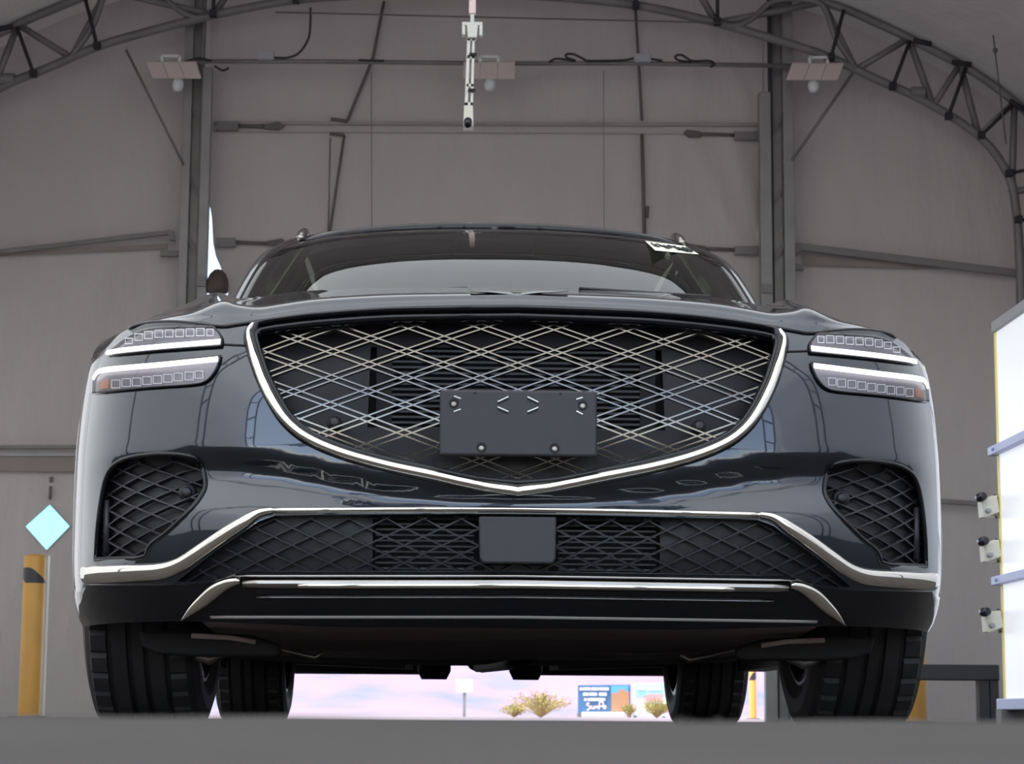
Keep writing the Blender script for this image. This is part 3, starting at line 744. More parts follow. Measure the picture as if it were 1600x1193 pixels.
def patch(name, outer, m, parent, holes=(), off=0.0, rec=0.0, step=.02, rim=.0, hole_rim=None, smooth=True):
    outer = np.asarray(outer)
    if area(outer) < 0: outer = outer[::-1]
    v, f = triangulate(outer, holes, step)
    V = list(B(v[:, 0], v[:, 1], off, rec)); F = []
    c = v[f]; ar = (c[:, 1, 0]-c[:, 0, 0])*(c[:, 2, 1]-c[:, 0, 1])-(c[:, 2, 0]-c[:, 0, 0])*(c[:, 1, 1]-c[:, 0, 1])
    for t, k in zip(f, ar): F.append(tuple(t) if k > 0 else tuple(t[::-1]))
    def addrim(poly, depth, inward):
        poly = np.asarray(poly); n = len(poly); a = B(poly[:, 0], poly[:, 1], off, rec)
        b_ = a+np.array([0, depth, 0]) if inward else B(poly[:, 0], poly[:, 1], off-depth, rec)
        k = len(V); V.extend(a); V.extend(b_)
        for i in range(n): F.append((k+i, k+n+i, k+n+(i+1) % n, k+(i+1) % n))
    if rim: addrim(outer, rim, False)
    if hole_rim:
        for h in holes: addrim(h, hole_rim, True)
    return link(name, V, F, m, parent, smooth)
def sweep(name, path, hw, m, parent, depth=.01, off=.0, rec=0.0, n=12, closed=False, smooth=True, power=1.0, tilt=None):
    path = np.asarray(path); hw = np.broadcast_to(np.asarray(hw, float), (len(path),))
    P = B(path[:, 0], path[:, 1], off, rec); N = nrm(path[:, 0], path[:, 1])
    if tilt is not None: N[:, 2] += tilt(path[:, 1]); N /= np.linalg.norm(N, axis=1, keepdims=True)
    T = np.roll(P, -1, 0)-np.roll(P, 1, 0) if closed else np.gradient(P, axis=0)
    T /= np.linalg.norm(T, axis=1, keepdims=True); Bn = np.cross(N, T); Bn /= np.linalg.norm(Bn, axis=1, keepdims=True)
    V = []; th = np.arange(n)*2*math.pi/n + (math.pi/4 if n == 4 else 0)
    for p, nn, bb_, w in zip(P, N, Bn, hw):
        for a in th:
            c, s_ = math.cos(a), math.sin(a); c = math.copysign(abs(c)**power, c); s_ = math.copysign(abs(s_)**power, s_)
            V.append(p+bb_*w*c+nn*depth*s_)
    L = len(path); F = [(i*n+j, i*n+(j+1) % n, ((i+1) % L)*n+(j+1) % n, ((i+1) % L)*n+j) for i in range(L if closed else L-1) for j in range(n)]
    if not closed: F += [tuple(range(n-1, -1, -1)), tuple(range((L-1)*n, L*n))]
    return link(name, V, F, m, parent, smooth)

car = empty('sport_utility_vehicle', (0, .87, 0))
tag(car, 'dark navy sport utility vehicle with diamond grille facing the camera', 'car')
def part_label(o, t): o['label'] = t; return o

# ---- outlines in the photograph's left half, moved on to the body surface
grl_px = np.vstack([crom([(812, 485), (700, 486), (600, 488), (500, 495), (430, 503), (405, 508)], 6), crom([(398, 512), (391, 521), (391, 533)], 3)[0:],
                    crom([(397, 555), (410, 592), (430, 632), (450, 660), (480, 684), (530, 706), (600, 726), (680, 743), (745, 757), (812, 764)], 5)])
GRL = half_to_full(BS(grl_px))
low_px = np.vstack([crom([(812, 803), (700, 803), (560, 804), (430, 805)], 6), crom([(405, 814), (370, 838), (330, 866), (300, 890), (276, 908)], 4),
                    crom([(300, 909), (345, 904), (390, 893), (560, 892), (812, 892)], 6)])
LOW = half_to_full(BS(low_px))
fog_px = np.vstack([crom([(150, 874), (152, 830), (158, 780), (166, 745), (180, 725), (205, 714), (250, 709), (295, 712), (312, 722), (320, 745), (319, 765), (300, 793), (262, 830), (236, 850), (228, 868)], 3), [(214, 872)]])
FOGL = BS(fog_px); FOGR = mirror(FOGL)
top_px = crom([(812, 479), (700, 480), (600, 483), (500, 490), (440, 497), (405, 502), (372, 507), (345, 510), (300, 505), (262, 503), (220, 507), (188, 521), (170, 540)], 6)
TOP = BS(top_px); TOP[0, 0] = 0
sE = S_Y(.475)
kk = [i for i, p in enumerate(TOP) if -p[0] < sE-.01]
TOPb = TOP[kk]
bot = [(-a, .212+.006*sstep(np.array((a-.3)/.4))) for a in np.linspace(sE, 0, 40)]
ob = half_to_full(np.vstack([TOPb, [(-sE, TOPb[-1, 1]-.002)], [(-sE, z) for z in np.linspace(TOPb[-1, 1]-.03, .25, 18)], bot]))
patch('bumper_cover', ob, 'paint', car, holes=[GRL, LOW, FOGL, FOGR], step=.016, hole_rim=.05)
# gloss black lower apron, over the paint
apr = half_to_full(np.vstack([BS(crom([(812, 897), (500, 897), (390, 898), (345, 908), (270, 912), (200, 913), (140, 913)], 8)), [(-sE-.02, bs(140, 913)[1])], [(-sE-.02, .235)], [(-a, .205+.012*sstep(np.array((a-.3)/.4))) for a in np.linspace(sE+.01, 0, 40)]]))
patch('lower_apron', apr, 'gloss_black', car, off=.004, step=.02, rim=.01)
# fenders and sides with wheel arches
FY, RY = .87, 3.745
def arch(yc, r, zc=.36):
    return [(yc+r*math.cos(a), zc+r*math.sin(a)) for a in np.linspace(math.pi*1.05, -math.pi*.05, 24)]
ztop_e = TOPb[-1, 1]
for sgn, nm in ((-1, 'l'), (1, 'r')):
    o1 = [(.472, z) for z in np.linspace(ztop_e, .30, 10)] + [p for p in arch(FY, .395) if p[1] > .28] + [(FY+.42, .27), (2.0, .25), (RY-.42, .27)] + [p for p in arch(RY, .395) if p[1] > .28] + [(RY+.45, .30), (4.6, .34)] + [(4.6, z) for z in np.linspace(.5, .95, 5)] + [(3.5, .955), (2.4, .945), (1.6, .925), (1.1, .885), (.8, .853), (.6, .835)]
    poly = np.array([(sgn*S_Y(min(y, 4.69)), z) for y, z in o1])
    part_label(patch('side_panel', poly, 'paint', car, step=.045), 'navy body side with wheel arches')
    for yc in (FY, RY):               # black wheel arch trims
        pa = np.array([(sgn*S_Y(y), z) for y, z in arch(yc, .405) if z > .25])
        sweep('arch_trim', pa, .012, 'paint', car, depth=.005, off=-.003)
    MB().beam((sgn*.90, FY+.4, .235), (sgn*.90, RY-.4, .235), .09, .09).build('sill', 'satin_black', car)
rv, rf = triangulate(np.array([(-1.0, .35), (1.0, .35), (1.0, .95), (-1.0, .95)]), [], .1)
rs0 = S_Y(4.6); sm = _al[-1]
patch('tailgate', np.array([(rs0, .34), (sm-.001, .34), (sm-.001, .95), (rs0, .95)]), 'paint', car, step=.08)
patch('tailgate', np.array([(-rs0, .34), (-sm+.001, .34), (-sm+.001, .95), (-rs0, .95)]), 'paint', car, step=.08)

# ---- hood
A = B(BS([(812, 479), (700, 480), (600, 483), (500, 490), (440, 497), (405, 502), (372, 507), (345, 510), (300, 505), (262, 503), (220, 507), (188, 521)])[:, 0], BS([(812, 479), (700, 480), (600, 483), (500, 490), (440, 497), (405, 502), (372, 507), (345, 510), (300, 505), (262, 503), (220, 507), (188, 521)])[:, 1])
AY = A[:, 1]
mid_ = [(808, 466, .17), (700, 467, .175), (600, 470, .19), (500, 476, .22), (440, 484, .25), (405, 489, .27), (372, 489, .30), (345, 490, .34), (300, 495, .42), (262, 498, .49), (220, 505, .56), (186, 521, .62)]
Bc = [(805, 456, .42), (700, 457, .42), (600, 459, .44), (500, 465, .46), (440, 473, .48), (405, 478, .5), (372, 475, .52), (345, 470, .54), (300, 487, .60), (262, 494, .64), (220, 504, .68), (185, 521, .72)]
Cc = [(795, 452, .85), (700, 452, .85), (600, 454, .85), (500, 458, .84), (440, 464, .82), (405, 469, .80), (372, 470, .80), (340, 463, .80), (296, 480, .80), (262, 490, .80), (220, 503, .82), (184, 521, .84)]
Dc = [(786, 449, 1.25), (700, 449, 1.25), (600, 450, 1.23), (500, 453, 1.17), (440, 458, 1.12), (405, 463, 1.08), (372, 466, 1.06), (336, 457, 1.06), (290, 475, 1.02), (258, 487, 1.0), (218, 503, .98), (183, 521, .98)]
mid_ = [(p[0], p[1]+1.5, a+.014) for p, a in zip(mid_, AY)]; Bc = [(p[0], p[1]+1, a+.042) for p, a in zip(Bc, AY)]
Bd = [(p[0]*.8+c[0]*.2, p[1]*.75+c[1]*.25, p[2]*.8+c[2]*.2) for p, c in zip(Bc, Cc)]
rows = [A] + [np.array([U(*p) for p in L]) for L in (mid_, Bc, Bd, Cc, Dc)]
for r_ in rows: r_[0, 0] = 0.0
G = np.array(rows)                                    # 5 x 12 x 3
G = np.array([crom(G[i], 4) for i in range(G.shape[0])])
G = np.array([crom(G[:, j], 6) for j in range(G.shape[1])]).transpose(1, 0, 2)
Gf = np.concatenate([G[:, ::-1], G[:, 1:]*np.array([-1, 1, 1])], 1)
nr, nc = Gf.shape[:2]
link('hood', Gf.reshape(-1, 3), [(i*nc+j, i*nc+j+1, (i+1)*nc+j+1, (i+1)*nc+j) for i in range(nr-1) for j in range(nc-1)], 'paint', car, True)
# tops of the front wings between hood edge and body side
zt_y = lambda y: float(np.interp(y, [.472, .6, .8, 1.1, 1.6], [ztop_e-.008, .835, .853, .885, .925]))
ho = G[:, -1]
def side_at(y):
    s0, s1 = 0.3, S_Y(1.6)
    for _ in range(40):
        sm_ = (s0+s1)/2
        if body(-sm_, zt_y(y))[1] < y: s0 = sm_
        else: s1 = sm_
    return body(-s1, zt_y(y)-.002)
wi = [np.array(p) for p in ho]; wo = [side_at(p[1]) for p in ho]
wi.append(np.array([-.80, 1.45, .905])); wo.append(side_at(1.45))
for sg in (1, -1):
    V = [(p[0]*sg, p[1], p[2]) for p in wi]+[(p[0]*sg, p[1], p[2]) for p in wo]; n_ = len(wi)
    link('front_wing', V, [(i, i+1, n_+i+1, n_+i) if sg > 0 else (n_+i, n_+i+1, i+1, i) for i in range(n_-1)], 'paint', car, True)
# dark gap line along the leading edge of the hood and the seams to the lamps
hp = BS(top_px[:-9]); hp[0, 0] = 0; hp = np.vstack([(hp*[-1, 1])[::-1], hp[1:]])
sweep('hood_seal', hp, .0042, 'gloss_black', car, depth=.004, off=.001)
for sg in (-1, 1):
    q = BS(crom([(349, 538), (368, 539), (389, 540)], 4))*[-sg*-1 if sg < 0 else -1, 1] if sg > 0 else BS(crom([(349, 538), (368, 539), (389, 540)], 4))
    sweep('panel_gap', q, .0022, 'matte_black', car, depth=.002, off=.0005)
# eyebrow over the lamps
eb = BS(np.vstack([crom([(206, 518), (224, 509), (250, 503.5), (320, 504), (338, 513)], 6), crom([(330, 514), (300, 511), (250, 512), (226, 517), (210, 524)], 6)]))
for q in (eb, mirror(eb)): patch('lamp_brow', q, 'gloss_black', car, off=.003, step=.02, rim=.003)
# winged badge on the hood
wing = [(735, 454.5), (775, 454.5), (797, 456), (803, 458.5), (812, 458.5), (818, 456), (842, 454.3), (888, 454), (842, 457), (820, 459.5), (812, 461), (803, 461), (792, 459), (768, 456.5)]
part_label(MB().prism([U(x, y, .102) for x, y in wing], (0, 0, 0), (0, .012, .0)).build('hood_badge', 'satin_chrome', car), 'small chrome winged badge on the hood')

# ---- grille
kt = GRL[:, 1] < .778
gr = sweep('grille', GRL, np.where(kt, .0125, .0036), 'gloss_black', car, depth=.010, off=.002, closed=True, n=14)
sweep('chrome_surround', GRL[np.flatnonzero(kt)], np.interp(GRL[kt][:, 1], [.45, .70, .778], [.0098, .0088, .004]), 'chrome', gr, depth=.012, off=.005, n=14)
part_label(gr, 'large shield-shaped diamond lattice grille with chrome frame')
def shrink(poly, d):
    poly = np.asarray(poly); sg = 1 if area(poly) > 0 else -1
    t = np.roll(poly, -1, 0)-np.roll(poly, 1, 0); t /= np.linalg.norm(t, axis=1, keepdims=True)
    return poly+np.stack([-t[:, 1], t[:, 0]], -1)*d*sg
sweep('inner_frame', shrink(GRL, .012), .006, 'gloss_black', gr, depth=.01, off=-.004, closed=True)
zc0, zc1 = bs(700, 660)[1], bs(700, 532)[1]; sc = abs(bs(574, 600)[0])
patch('backing_panel', shrink(GRL, -.004), 'grille_back', gr, rec=.075, step=.05, holes=[np.array([(-sc, zc0), (sc, zc0), (sc, zc1), (-sc, zc1)])], hole_rim=.04)
def lattice(region, ds, dz, s0, z0, pairs, w, th, rec, m, parent, name='lattice_bar', tilt=None):
    reg = np.asarray(region); lo, hi = reg.min(0), reg.max(0); k = dz/ds
    for fam in (1, -1):
        c_lo = lo[1]-abs(k)*max(abs(lo[0]), abs(hi[0]))-.1; c_hi = hi[1]+abs(k)*max(abs(lo[0]), abs(hi[0]))+.1
        base = z0-fam*k*s0; n0 = int((c_lo-base)/(2*dz))-1; n1 = int((c_hi-base)/(2*dz))+1
        for n in range(n0, n1+1):
            for p_ in pairs:
                c = base+2*dz*n+p_
                s = np.arange(lo[0], hi[0], .004); z = c+fam*k*s; ok = inside(np.stack([s, z], -1), reg)
                i = 0
                while i < len(s):
                    if ok[i]:
                        j = i
                        while j+1 < len(s) and ok[j+1]: j += 1
                        if j-i >= 4:
                            m_ = max(2, int((j-i)/9)+1); idx = np.linspace(i, j, m_)
                            pp = np.stack([np.interp(idx, np.arange(len(s)), s), np.interp(idx, np.arange(len(s)), z)], -1)
                            sweep(name, pp, w, m, parent, depth=th, rec=rec, n=4, smooth=False, tilt=tilt)
                        i = j+1
                    else: i += 1
zn = bs(806, 529)[1]; dzp = (bs(806, 529)[1]-bs(806, 611)[1])/4
dsp = abs(bs(694, 529)[0])/2
lattice(shrink(GRL, .010), dsp, dzp, 0, zn, (-.0055, .0055), .0020, .005, .018, 'satin_chrome', gr, tilt=lambda z: -.30*np.clip((.625-z)/.10, 0, 1))
# open middle with cooling slats behind
def rect(x0, y0, x1, y1): a, c = bs(x0, y0), bs(x1, y1); return a, c
MB().box((0, .16, (zc0+zc1)/2), (2*sc+.1, .02, zc1-zc0+.1)).build('core_opening', 'matte_black', gr)
for i in range(15):
    z = zc0+(zc1-zc0)*(i+.5)/15; MB().box((0, .125, z), (2*sc-.05, .012, .0045)).build('cooling_slat', 'satin_black', gr)
for sx in (-1, 1): MB().box((sx*(sc-.03), .12, (zc0+zc1)/2), (.03, .01, zc1-zc0)).build('slat_post', 'matte_black', gr)
def disc(name, s, z, r, m, parent, off=.0, rec=0.0, th=.006):
    p = B(s, z, off, rec); return MB().lathe([(-th, .0003), (-th, r*.55), (-th*.7, r*.9), (0, r), (.01, r)], tuple(p), 'Y', 18).build(name, m, parent, True)
q = bs(522, 658)
for sg in (-1, 1):
    disc('parking_sensor', sg*abs(q[0]), q[1], .010, 'satin_black', gr, rec=.02); disc('sensor_collar', sg*abs(q[0]), q[1], .014, 'plastic', gr, rec=.028)
# plate holder
c0, c1 = bs(688, 612), bs(688, 713); hw = abs(c0[0]); zt_, zb_ = c0[1], c1[1]; yP = -.022
ph = bevel(MB().box((0, yP, (zt_+zb_)/2), (2*hw, .016, zt_-zb_)).build('plate_holder', 'plate_plastic', car), .005, 3)
part_label(ph, 'blank dark grey licence plate holder')
mpx = lambda n: n/FPX*4.1
def scr(px, py):
    x = (px-808)/FPX*4.1; z = zt_-(py-612)/101*(zt_-zb_); return x, z
for px, py in ((706, 635), (909, 636), (750, 702), (865, 702)):
    x, z = scr(px, py)
    MB().lathe([(-.0085, .0002), (-.0085, mpx(8)), (.002, mpx(8))], (x, yP, z+mpx(2)), 'Y', 18).build('screw_recess', 'matte_black', ph)
    s_ = MB().lathe([(-.013, .0002), (-.013, mpx(2)), (-.0125, mpx(4)), (-.0085, mpx(5))], (x, yP, z), 'Y', 14).build('screw', 'raw_metal', ph, True)
for poly in ([(792, 622), (775, 630)], [(775, 638), (792, 645)], [(822, 622), (839, 630)], [(839, 638), (822, 645)]):
    (xa, za), (xb, zb2) = scr(*poly[0]), scr(*poly[1])
    MB().beam((xa, yP-.0085, za-.003), (xb, yP-.0085, zb2-.003), .002, .004).build('slot', 'matte_black', ph)
    MB().beam((xa, yP-.0095, za), (xb, yP-.0095, zb2), .002, .0022).build('slot_edge', 'dark_chrome', ph)
for poly in ([(706, 622), (717, 626)], [(706, 646), (717, 642)], [(909, 622), (899, 625)], [(909, 648), (899, 643)]):
    (xa, za), (xb, zb2) = scr(*poly[0]), scr(*poly[1])
    MB().beam((xa, yP-.0095, za), (xb, yP-.0095, zb2), .002, .0022).build('slot_edge', 'dark_chrome', ph)
for px in (739, 874):
    x, z = scr(px, 617); MB().lathe([(-.0085, .0002), (-.0085, .0025), (0, .0025)], (x, yP, z), 'Y', 8).build('pin_hole', 'matte_black', ph)

# ---- lower intake
z0_, z1_ = bs(700, 889)[1], bs(700, 809)[1]; sl_ = abs(bs(581, 850)[0])
li = patch('lower_intake', shrink(LOW, -.004), 'grille_back', car, rec=.035, step=.05, hole_rim=.03, holes=[np.array([(a_, z0_), (b_, z0_), (b_, z1_), (a_, z1_)]) for a_, b_ in ((-sl_, -.06), (.06, sl_))])
part_label(li, 'wide lower air intake with diamond mesh')
zl = bs(700, 823)[1]; dl = (bs(700, 823)[1]-bs(700, 850)[1])/2*1.0; dsl = abs(bs(608, 823)[0]-bs(667, 823)[0])/2
lattice(shrink(LOW, .003), dsl, dl, 0, zl, (0,), .0022, .007, .026, 'plastic', li, 'mesh_bar')
for sx in (-1, 1):
    xa, xb = sx*.075, sx*sl_
    MB().box(((xa+xb)/2, .125, (z0_+z1_)/2), (abs(xb-xa)+.05, .02, z1_-z0_+.03)).build('core_opening', 'matte_black', li)
    for i in range(9):
        z = z0_+(z1_-z0_)*(i+.5)/9; MB().box(((xa+xb)/2, .07, z), (abs(xb-xa)-.01, .010, .0035)).build('cooling_slat', 'satin_black', li)
cb = bevel(MB().prism([(x, -.012, z) for x, z in [((px-809)/FPX*4.12, bs(700, py)[1]) for px, py in ((748, 806), (870, 806), (869, 872), (864, 880), (755, 880), (750, 872))]], (0, 0, 0), (0, .05, 0)).build('radar_cover', 'plate_plastic', car), .004, 2)
part_label(cb, 'plain dark radar cover in the lower intake')
# ---- corner intakes
for q, sg in ((FOGL, -1), (FOGR, 1)):
    fo = patch('corner_intake', shrink(q, -.003), 'grille_back', car, rec=.038, step=.05); part_label(fo, 'black corner air intake with diamond mesh')
    n0 = bs(214.5, 719); zq = (bs(230, 719)[1]-bs(230, 744)[1])/2; dq = abs(bs(214.5, 719)[0]-bs(269.5, 719)[0])/2
    lattice(shrink(q, .004), dq, zq, sg*abs(n0[0]), n0[1], (0,), .0022, .007, .028, 'plastic', fo, 'mesh_bar')
    sweep('intake_rim', shrink(q, .0), .005, 'gloss_black', fo, depth=.005, off=.0, closed=True)
    ns = bs(290, 767); disc('parking_sensor', sg*abs(ns[0]), ns[1], .011, 'satin_black', fo, rec=.018); disc('sensor_collar', sg*abs(ns[0]), ns[1], .017, 'plastic', fo, rec=.026)
    vs = bs(168, 820); pv = [bs(164, 780), bs(164, 862)]
    sweep('air_vane', np.array(pv)*[sg*-1, 1], .009, 'plastic', fo, depth=.006, rec=.02, n=6)

# ---- chrome lower trim
tp = np.array([(428, 799.5), (405, 803), (380, 817), (350, 836), (315, 860), (285, 880), (255, 891), (215, 894), (170, 896), (136, 897)]); wpx = np.array([4.5, 6.5, 9.5, 10.5, 11, 11.5, 13, 13.5, 14, 14.5])
tpc = crom(np.column_stack([tp, wpx]), 5); TB = BS(tpc[:, :2])
for sg in (-1, 1):
    part_label(sweep('bumper_trim', TB*[-sg, 1], tpc[:, 2]/FPX*4.3, 'chrome', car, depth=.011, off=.003, n=14, power=.8), 'wide chrome trim swooping to the bumper corner')
cs = np.array([bs(x, 799.5) for x in np.linspace(426, 800, 20)]); cs = np.vstack([cs, (cs*[-1, 1])[::-1]])
part_label(sweep('bumper_trim', cs, .0052, 'chrome', car, depth=.008, off=.004, n=14, power=.8), 'thin chrome strip above the lower intake')
# ---- skid garnish
def strip_row(y, x0, hw_, m, name, off, depth=.008, pw=.8, x1=800):
    c = np.array([bs(x, y) for x in np.linspace(x0, x1, 18)]); c = np.vstack([c, (c*[-1, 1])[::-1]])
    return sweep(name, c, hw_/FPX*4.15, m, car, depth=depth, off=off, n=12, power=pw)
strip_row(895, 372, 2.2, 'dark_chrome', 'skid_edge', .012)
part_label(strip_row(906, 385, 7.5, 'dark_chrome', 'skid_garnish', .014, .012), 'satin silver garnish across the lower bumper')
part_label(strip_row(907, 470, 4.2, 'chrome', 'skid_highlight', .024, .006), 'brighter chrome strip standing for the highlight on the lower garnish')  # the garnish's highlight is drawn as a strip of brighter chrome
strip_row(930, 402, 1.6, 'dark_chrome', 'skid_line', .004, .005)
strip_row(921, 400, 6, 'matte_black', 'skid_slot', .001, .004)
wg = np.array([(378, 903, 5.5), (358, 908, 8.5), (338, 919, 11), (318, 936, 10), (303, 948, 7), (289, 960, 1.5)]); wg = crom(wg, 5); WB = BS(wg[:, :2])
for sg in (-1, 1): part_label(sweep('skid_wing', WB*[-sg, 1], wg[:, 2]/FPX*4.2, 'chrome', car, depth=.010, off=.008, n=12, power=.8), 'silver wing at the end of the lower garnish')
part_label(strip_row(962, 330, 3.5, 'lip_lit', 'apron_lip', .0, .006), 'lower lip of the apron, coloured pale as if catching light')

# ---- headlamps
up_px = np.vstack([crom([(170, 555), (181, 545), (202, 530), (226, 519), (255, 514.5), (325, 513), (338, 516), (347, 528), (347, 541)], 4), crom([(346, 542), (260, 548), (170, 556)], 6)])
lo_px = np.vstack([crom([(149, 613), (150, 596), (155, 585), (170, 577), (250, 567), (346, 557)], 5), crom([(344, 566), (335, 584), (322, 597), (300, 602), (230, 607), (149, 615)], 5)])
for nm, ol, bar, bw, cells, amb in (
        ('upper', up_px, [(172, 552.5), (200, 548.5), (260, 543), (346, 536)], 4.6, [(205, 535, 11, 8), (220, 529, 12, 10), (235, 526, 12, 11), (251, 524, 12, 11), (267, 523.5, 12, 11), (283, 523, 12, 11), (299, 522, 12, 11), (315, 521.5, 12, 11), (330, 522, 10, 10)], None),
        ('lower', lo_px, [(151, 592), (156, 584), (170, 579), (250, 572), (342, 563)], 4.6, [(185, 601, 13, 12), (201, 599, 13, 12), (217, 598, 13, 12), (233, 596, 13, 12), (249, 594.5, 13, 12), (265, 592.5, 13, 12), (281, 590.5, 13, 12), (298, 589, 13, 12), (313, 587, 12, 11)], [(158, 609), (160, 597), (172, 593), (173, 607)])):
    O = BS(ol); Bp = BS(crom(bar, 6))
    for sg in (-1, 1):
        f_ = (lambda p: np.asarray(p)) if sg < 0 else mirror
        h = patch('headlamp', f_(O), 'lamp_housing', car, off=.002, step=.012, rim=.004)
        part_label(h, nm+' slim headlamp with bright light bar and square cells')
        sweep('light_bar', f_(Bp), bw/FPX*4.4, 'drl', h, depth=.003, off=.0065, n=8)
        sweep('lamp_edge', f_(O), .0022, 'gloss_black', h, depth=.003, off=.004, closed=True, n=6)
        for cx, cy, w_, h_ in cells:
            q = BS([(cx-w_/2, cy-h_/2), (cx+w_/2, cy-h_/2), (cx+w_/2, cy+h_/2), (cx-w_/2, cy+h_/2)])
            c_ = sweep('lamp_cell', f_(q), .0011, 'cell_rim', h, depth=.001, off=.006, closed=True, n=4, smooth=False)
            patch('cell_core', shrink(f_(q), .001), 'cell_core', c_, off=.0045, step=.1) if False else None
        if amb: patch('amber_reflector', f_(BS(amb)), 'amber', h, off=.0055, step=.02, rim=.002)
        patch('lens', shrink(f_(O), .001), 'lens', h, off=.011, step=.015)

# ---- glasshouse
hd = [(772, 357, 2.20), (700, 357, 2.20), (620, 360, 2.22), (540, 367, 2.27), (495, 374, 2.36), (470, 380, 2.48)]
cw = [(786, 447, 1.28), (700, 447, 1.28), (600, 448, 1.29), (500, 452, 1.34), (430, 459, 1.47), (380, 465, 1.68)]
T3, C3 = np.array([U(*p) for p in hd]), np.array([U(*p) for p in cw]); T3[0, 0] = C3[0, 0] = 0
C3[:, 2] -= .02
T3c, C3c = crom(T3, 5), crom(C3, 5)
nrow = 12; GW = []
for i in range(nrow+1):
    t = i/nrow; r_ = C3c*(1-t)+T3c*t; r_ = r_ + np.array([0, -.035, .044])*math.sin(math.pi*t)
    GW.append(np.vstack([r_[::-1], r_[1:]*[-1, 1, 1]]))
GW = np.array(GW); nr, nc = GW.shape[:2]
ws = link('windscreen', GW.reshape(-1, 3), [(i*nc+j, i*nc+j+1, (i+1)*nc+j+1, (i+1)*nc+j) for i in range(nr-1) for j in range(nc-1)], 'windscreen', car, True)
def along(P, name, m, w, h, parent=car, both_=True):
    for sg in ((-1, 1) if both_ else (1,)):
        Q = [Vector((p[0]*-sg, p[1], p[2])) for p in P]
        b = MB()
        b.tube(Q, w, 8); b.build(name, m, parent, True)
apl = crom(np.array([C3c[-1]+[-.012, .0, -.03], (C3c[-1]+T3c[-1])/2+[-.012, -.03, .022], T3c[-1]+[-.008, .0, .0]]), 6)
along(apl, 'windscreen_pillar', 'gloss_black', .021, 0)
along(apl+[-.024, .03, .004], 'pillar_trim', 'paint', .017, 0)
# roof
prf = [(2.20, 0, 0), (2.6, .028, .0), (3.1, .035, .0), (3.7, .015, -.01), (4.2, -.035, -.03), (4.45, -.09, -.05)]
RG = []
for y, dz, dx in crom(np.array(prf), 4):
    r_ = T3c.copy(); sx = (abs(r_[-1, 0])+dx)/abs(r_[-1, 0]); r_[:, 0] *= sx; r_[:, 1] += y-2.20; r_[:, 2] += dz+.006
    RG.append(np.vstack([r_[::-1], r_[1:]*[-1, 1, 1]]))
RG = np.array(RG); nr, nc = RG.shape[:2]
rfF = [(i*nc+j, i*nc+j+1, (i+1)*nc+j+1, (i+1)*nc+j) for i in range(nr-1) for j in range(nc-1)]
link('roof', RG.reshape(-1, 3), rfF, 'paint', car, True)
link('headliner', (RG-[0, -.05, .035]).reshape(-1, 3)*np.array([.97, 1, 1]), [f_[::-1] for f_ in rfF], 'headliner', car, True)
hdl = np.vstack([T3c[::-1], T3c[1:]*[-1, 1, 1]])
MB().tube(hdl+[0, .005, .004], .015, 8).build('header_rail', 'gloss_black', car, True)
# roof rails
for sg in (-1, 1):
    p0 = T3c[-1]; q = [(sg*(abs(p0[0])+.005), p0[1]+.0, p0[2]+.005), (sg*(abs(p0[0])+.0), p0[1]+.1, p0[2]+.05), (sg*abs(p0[0]), p0[1]+.35, p0[2]+.075), (sg*abs(p0[0]), p0[1]+1.6, p0[2]+.06), (sg*(abs(p0[0])-.01), p0[1]+1.85, p0[2]-.01)]
    part_label(MB().tube(crom(np.array(q), 5), .016, 8).build('roof_rail', 'dark_chrome', car, True), 'silver roof rail')
# side glass, belt, rear pillar
for sg in (-1, 1):
    belt = [(sg*.83, 1.62, .935), (sg*.865, 2.4, .95), (sg*.865, 3.3, .955), (sg*.83, 4.1, .965)]
    topl = [(sg*(abs(T3c[-1][0])+.012), 2.42, T3c[-1][2]), (sg*(abs(T3c[-1][0])+.012), 2.7, T3c[-1][2]+.025), (sg*(abs(T3c[-1][0])+.012), 3.4, T3c[-1][2]+.025), (sg*(abs(T3c[-1][0])+.0), 4.05, T3c[-1][2]-.02)]
    for i, nm in ((0, 'side_window'), (1, 'side_window'), (2, 'side_window')):
        link(nm, [belt[i], belt[i+1], topl[i+1], topl[i]], [(0, 1, 2, 3) if sg > 0 else (3, 2, 1, 0)], 'side_glass', car)
    for i in (1, 2, 3): MB().beam(belt[i], topl[i], .05, .03).build('window_pillar', 'gloss_black', car)
    b = MB(); b.tube([(sg*abs(C3c[-1][0])*1.02, 1.5, .90)]+belt, .02, 6); b.build('belt_moulding', 'dark_chrome', car, True)
    # triangle between pillar foot, belt and hood
    c = C3c[-1]; link('cowl_corner', [(sg*abs(c[0]), c[1]-.3, c[2]-.06), (sg*.90, 1.05, .885), (sg*.875, 1.75, .93), (sg*abs(c[0])*1.01, c[1]+.02, c[2]-.01)], [(0, 1, 2, 3) if sg > 0 else (3, 2, 1, 0)], 'paint', car)
link('rear_window', [(-.70, 4.55, .97), (.70, 4.55, .97), (.52, 4.40, 1.32), (-.52, 4.40, 1.32)], [(0, 1, 2, 3)], 'side_glass', car)
b = MB(); cwl = np.vstack([C3c[::-1], C3c[1:]*[-1, 1, 1]])
b.tube(cwl+[0, -.03, -.012], .02, 6); b.build('cowl_panel', 'satin_black', car, True)
for (pa, pb) in (((480, 459), (730, 450)), ((905, 450), (1110, 463))):
    P = [U(pa[0]*(1-t)+pb[0]*t, pa[1]*(1-t)+pb[1]*t, 1.27+.10*abs(t-.5)) for t in np.linspace(0, 1, 6)]
    MB().tube(P, .004, 6).build('wiper_blade', 'satin_black', car, True)
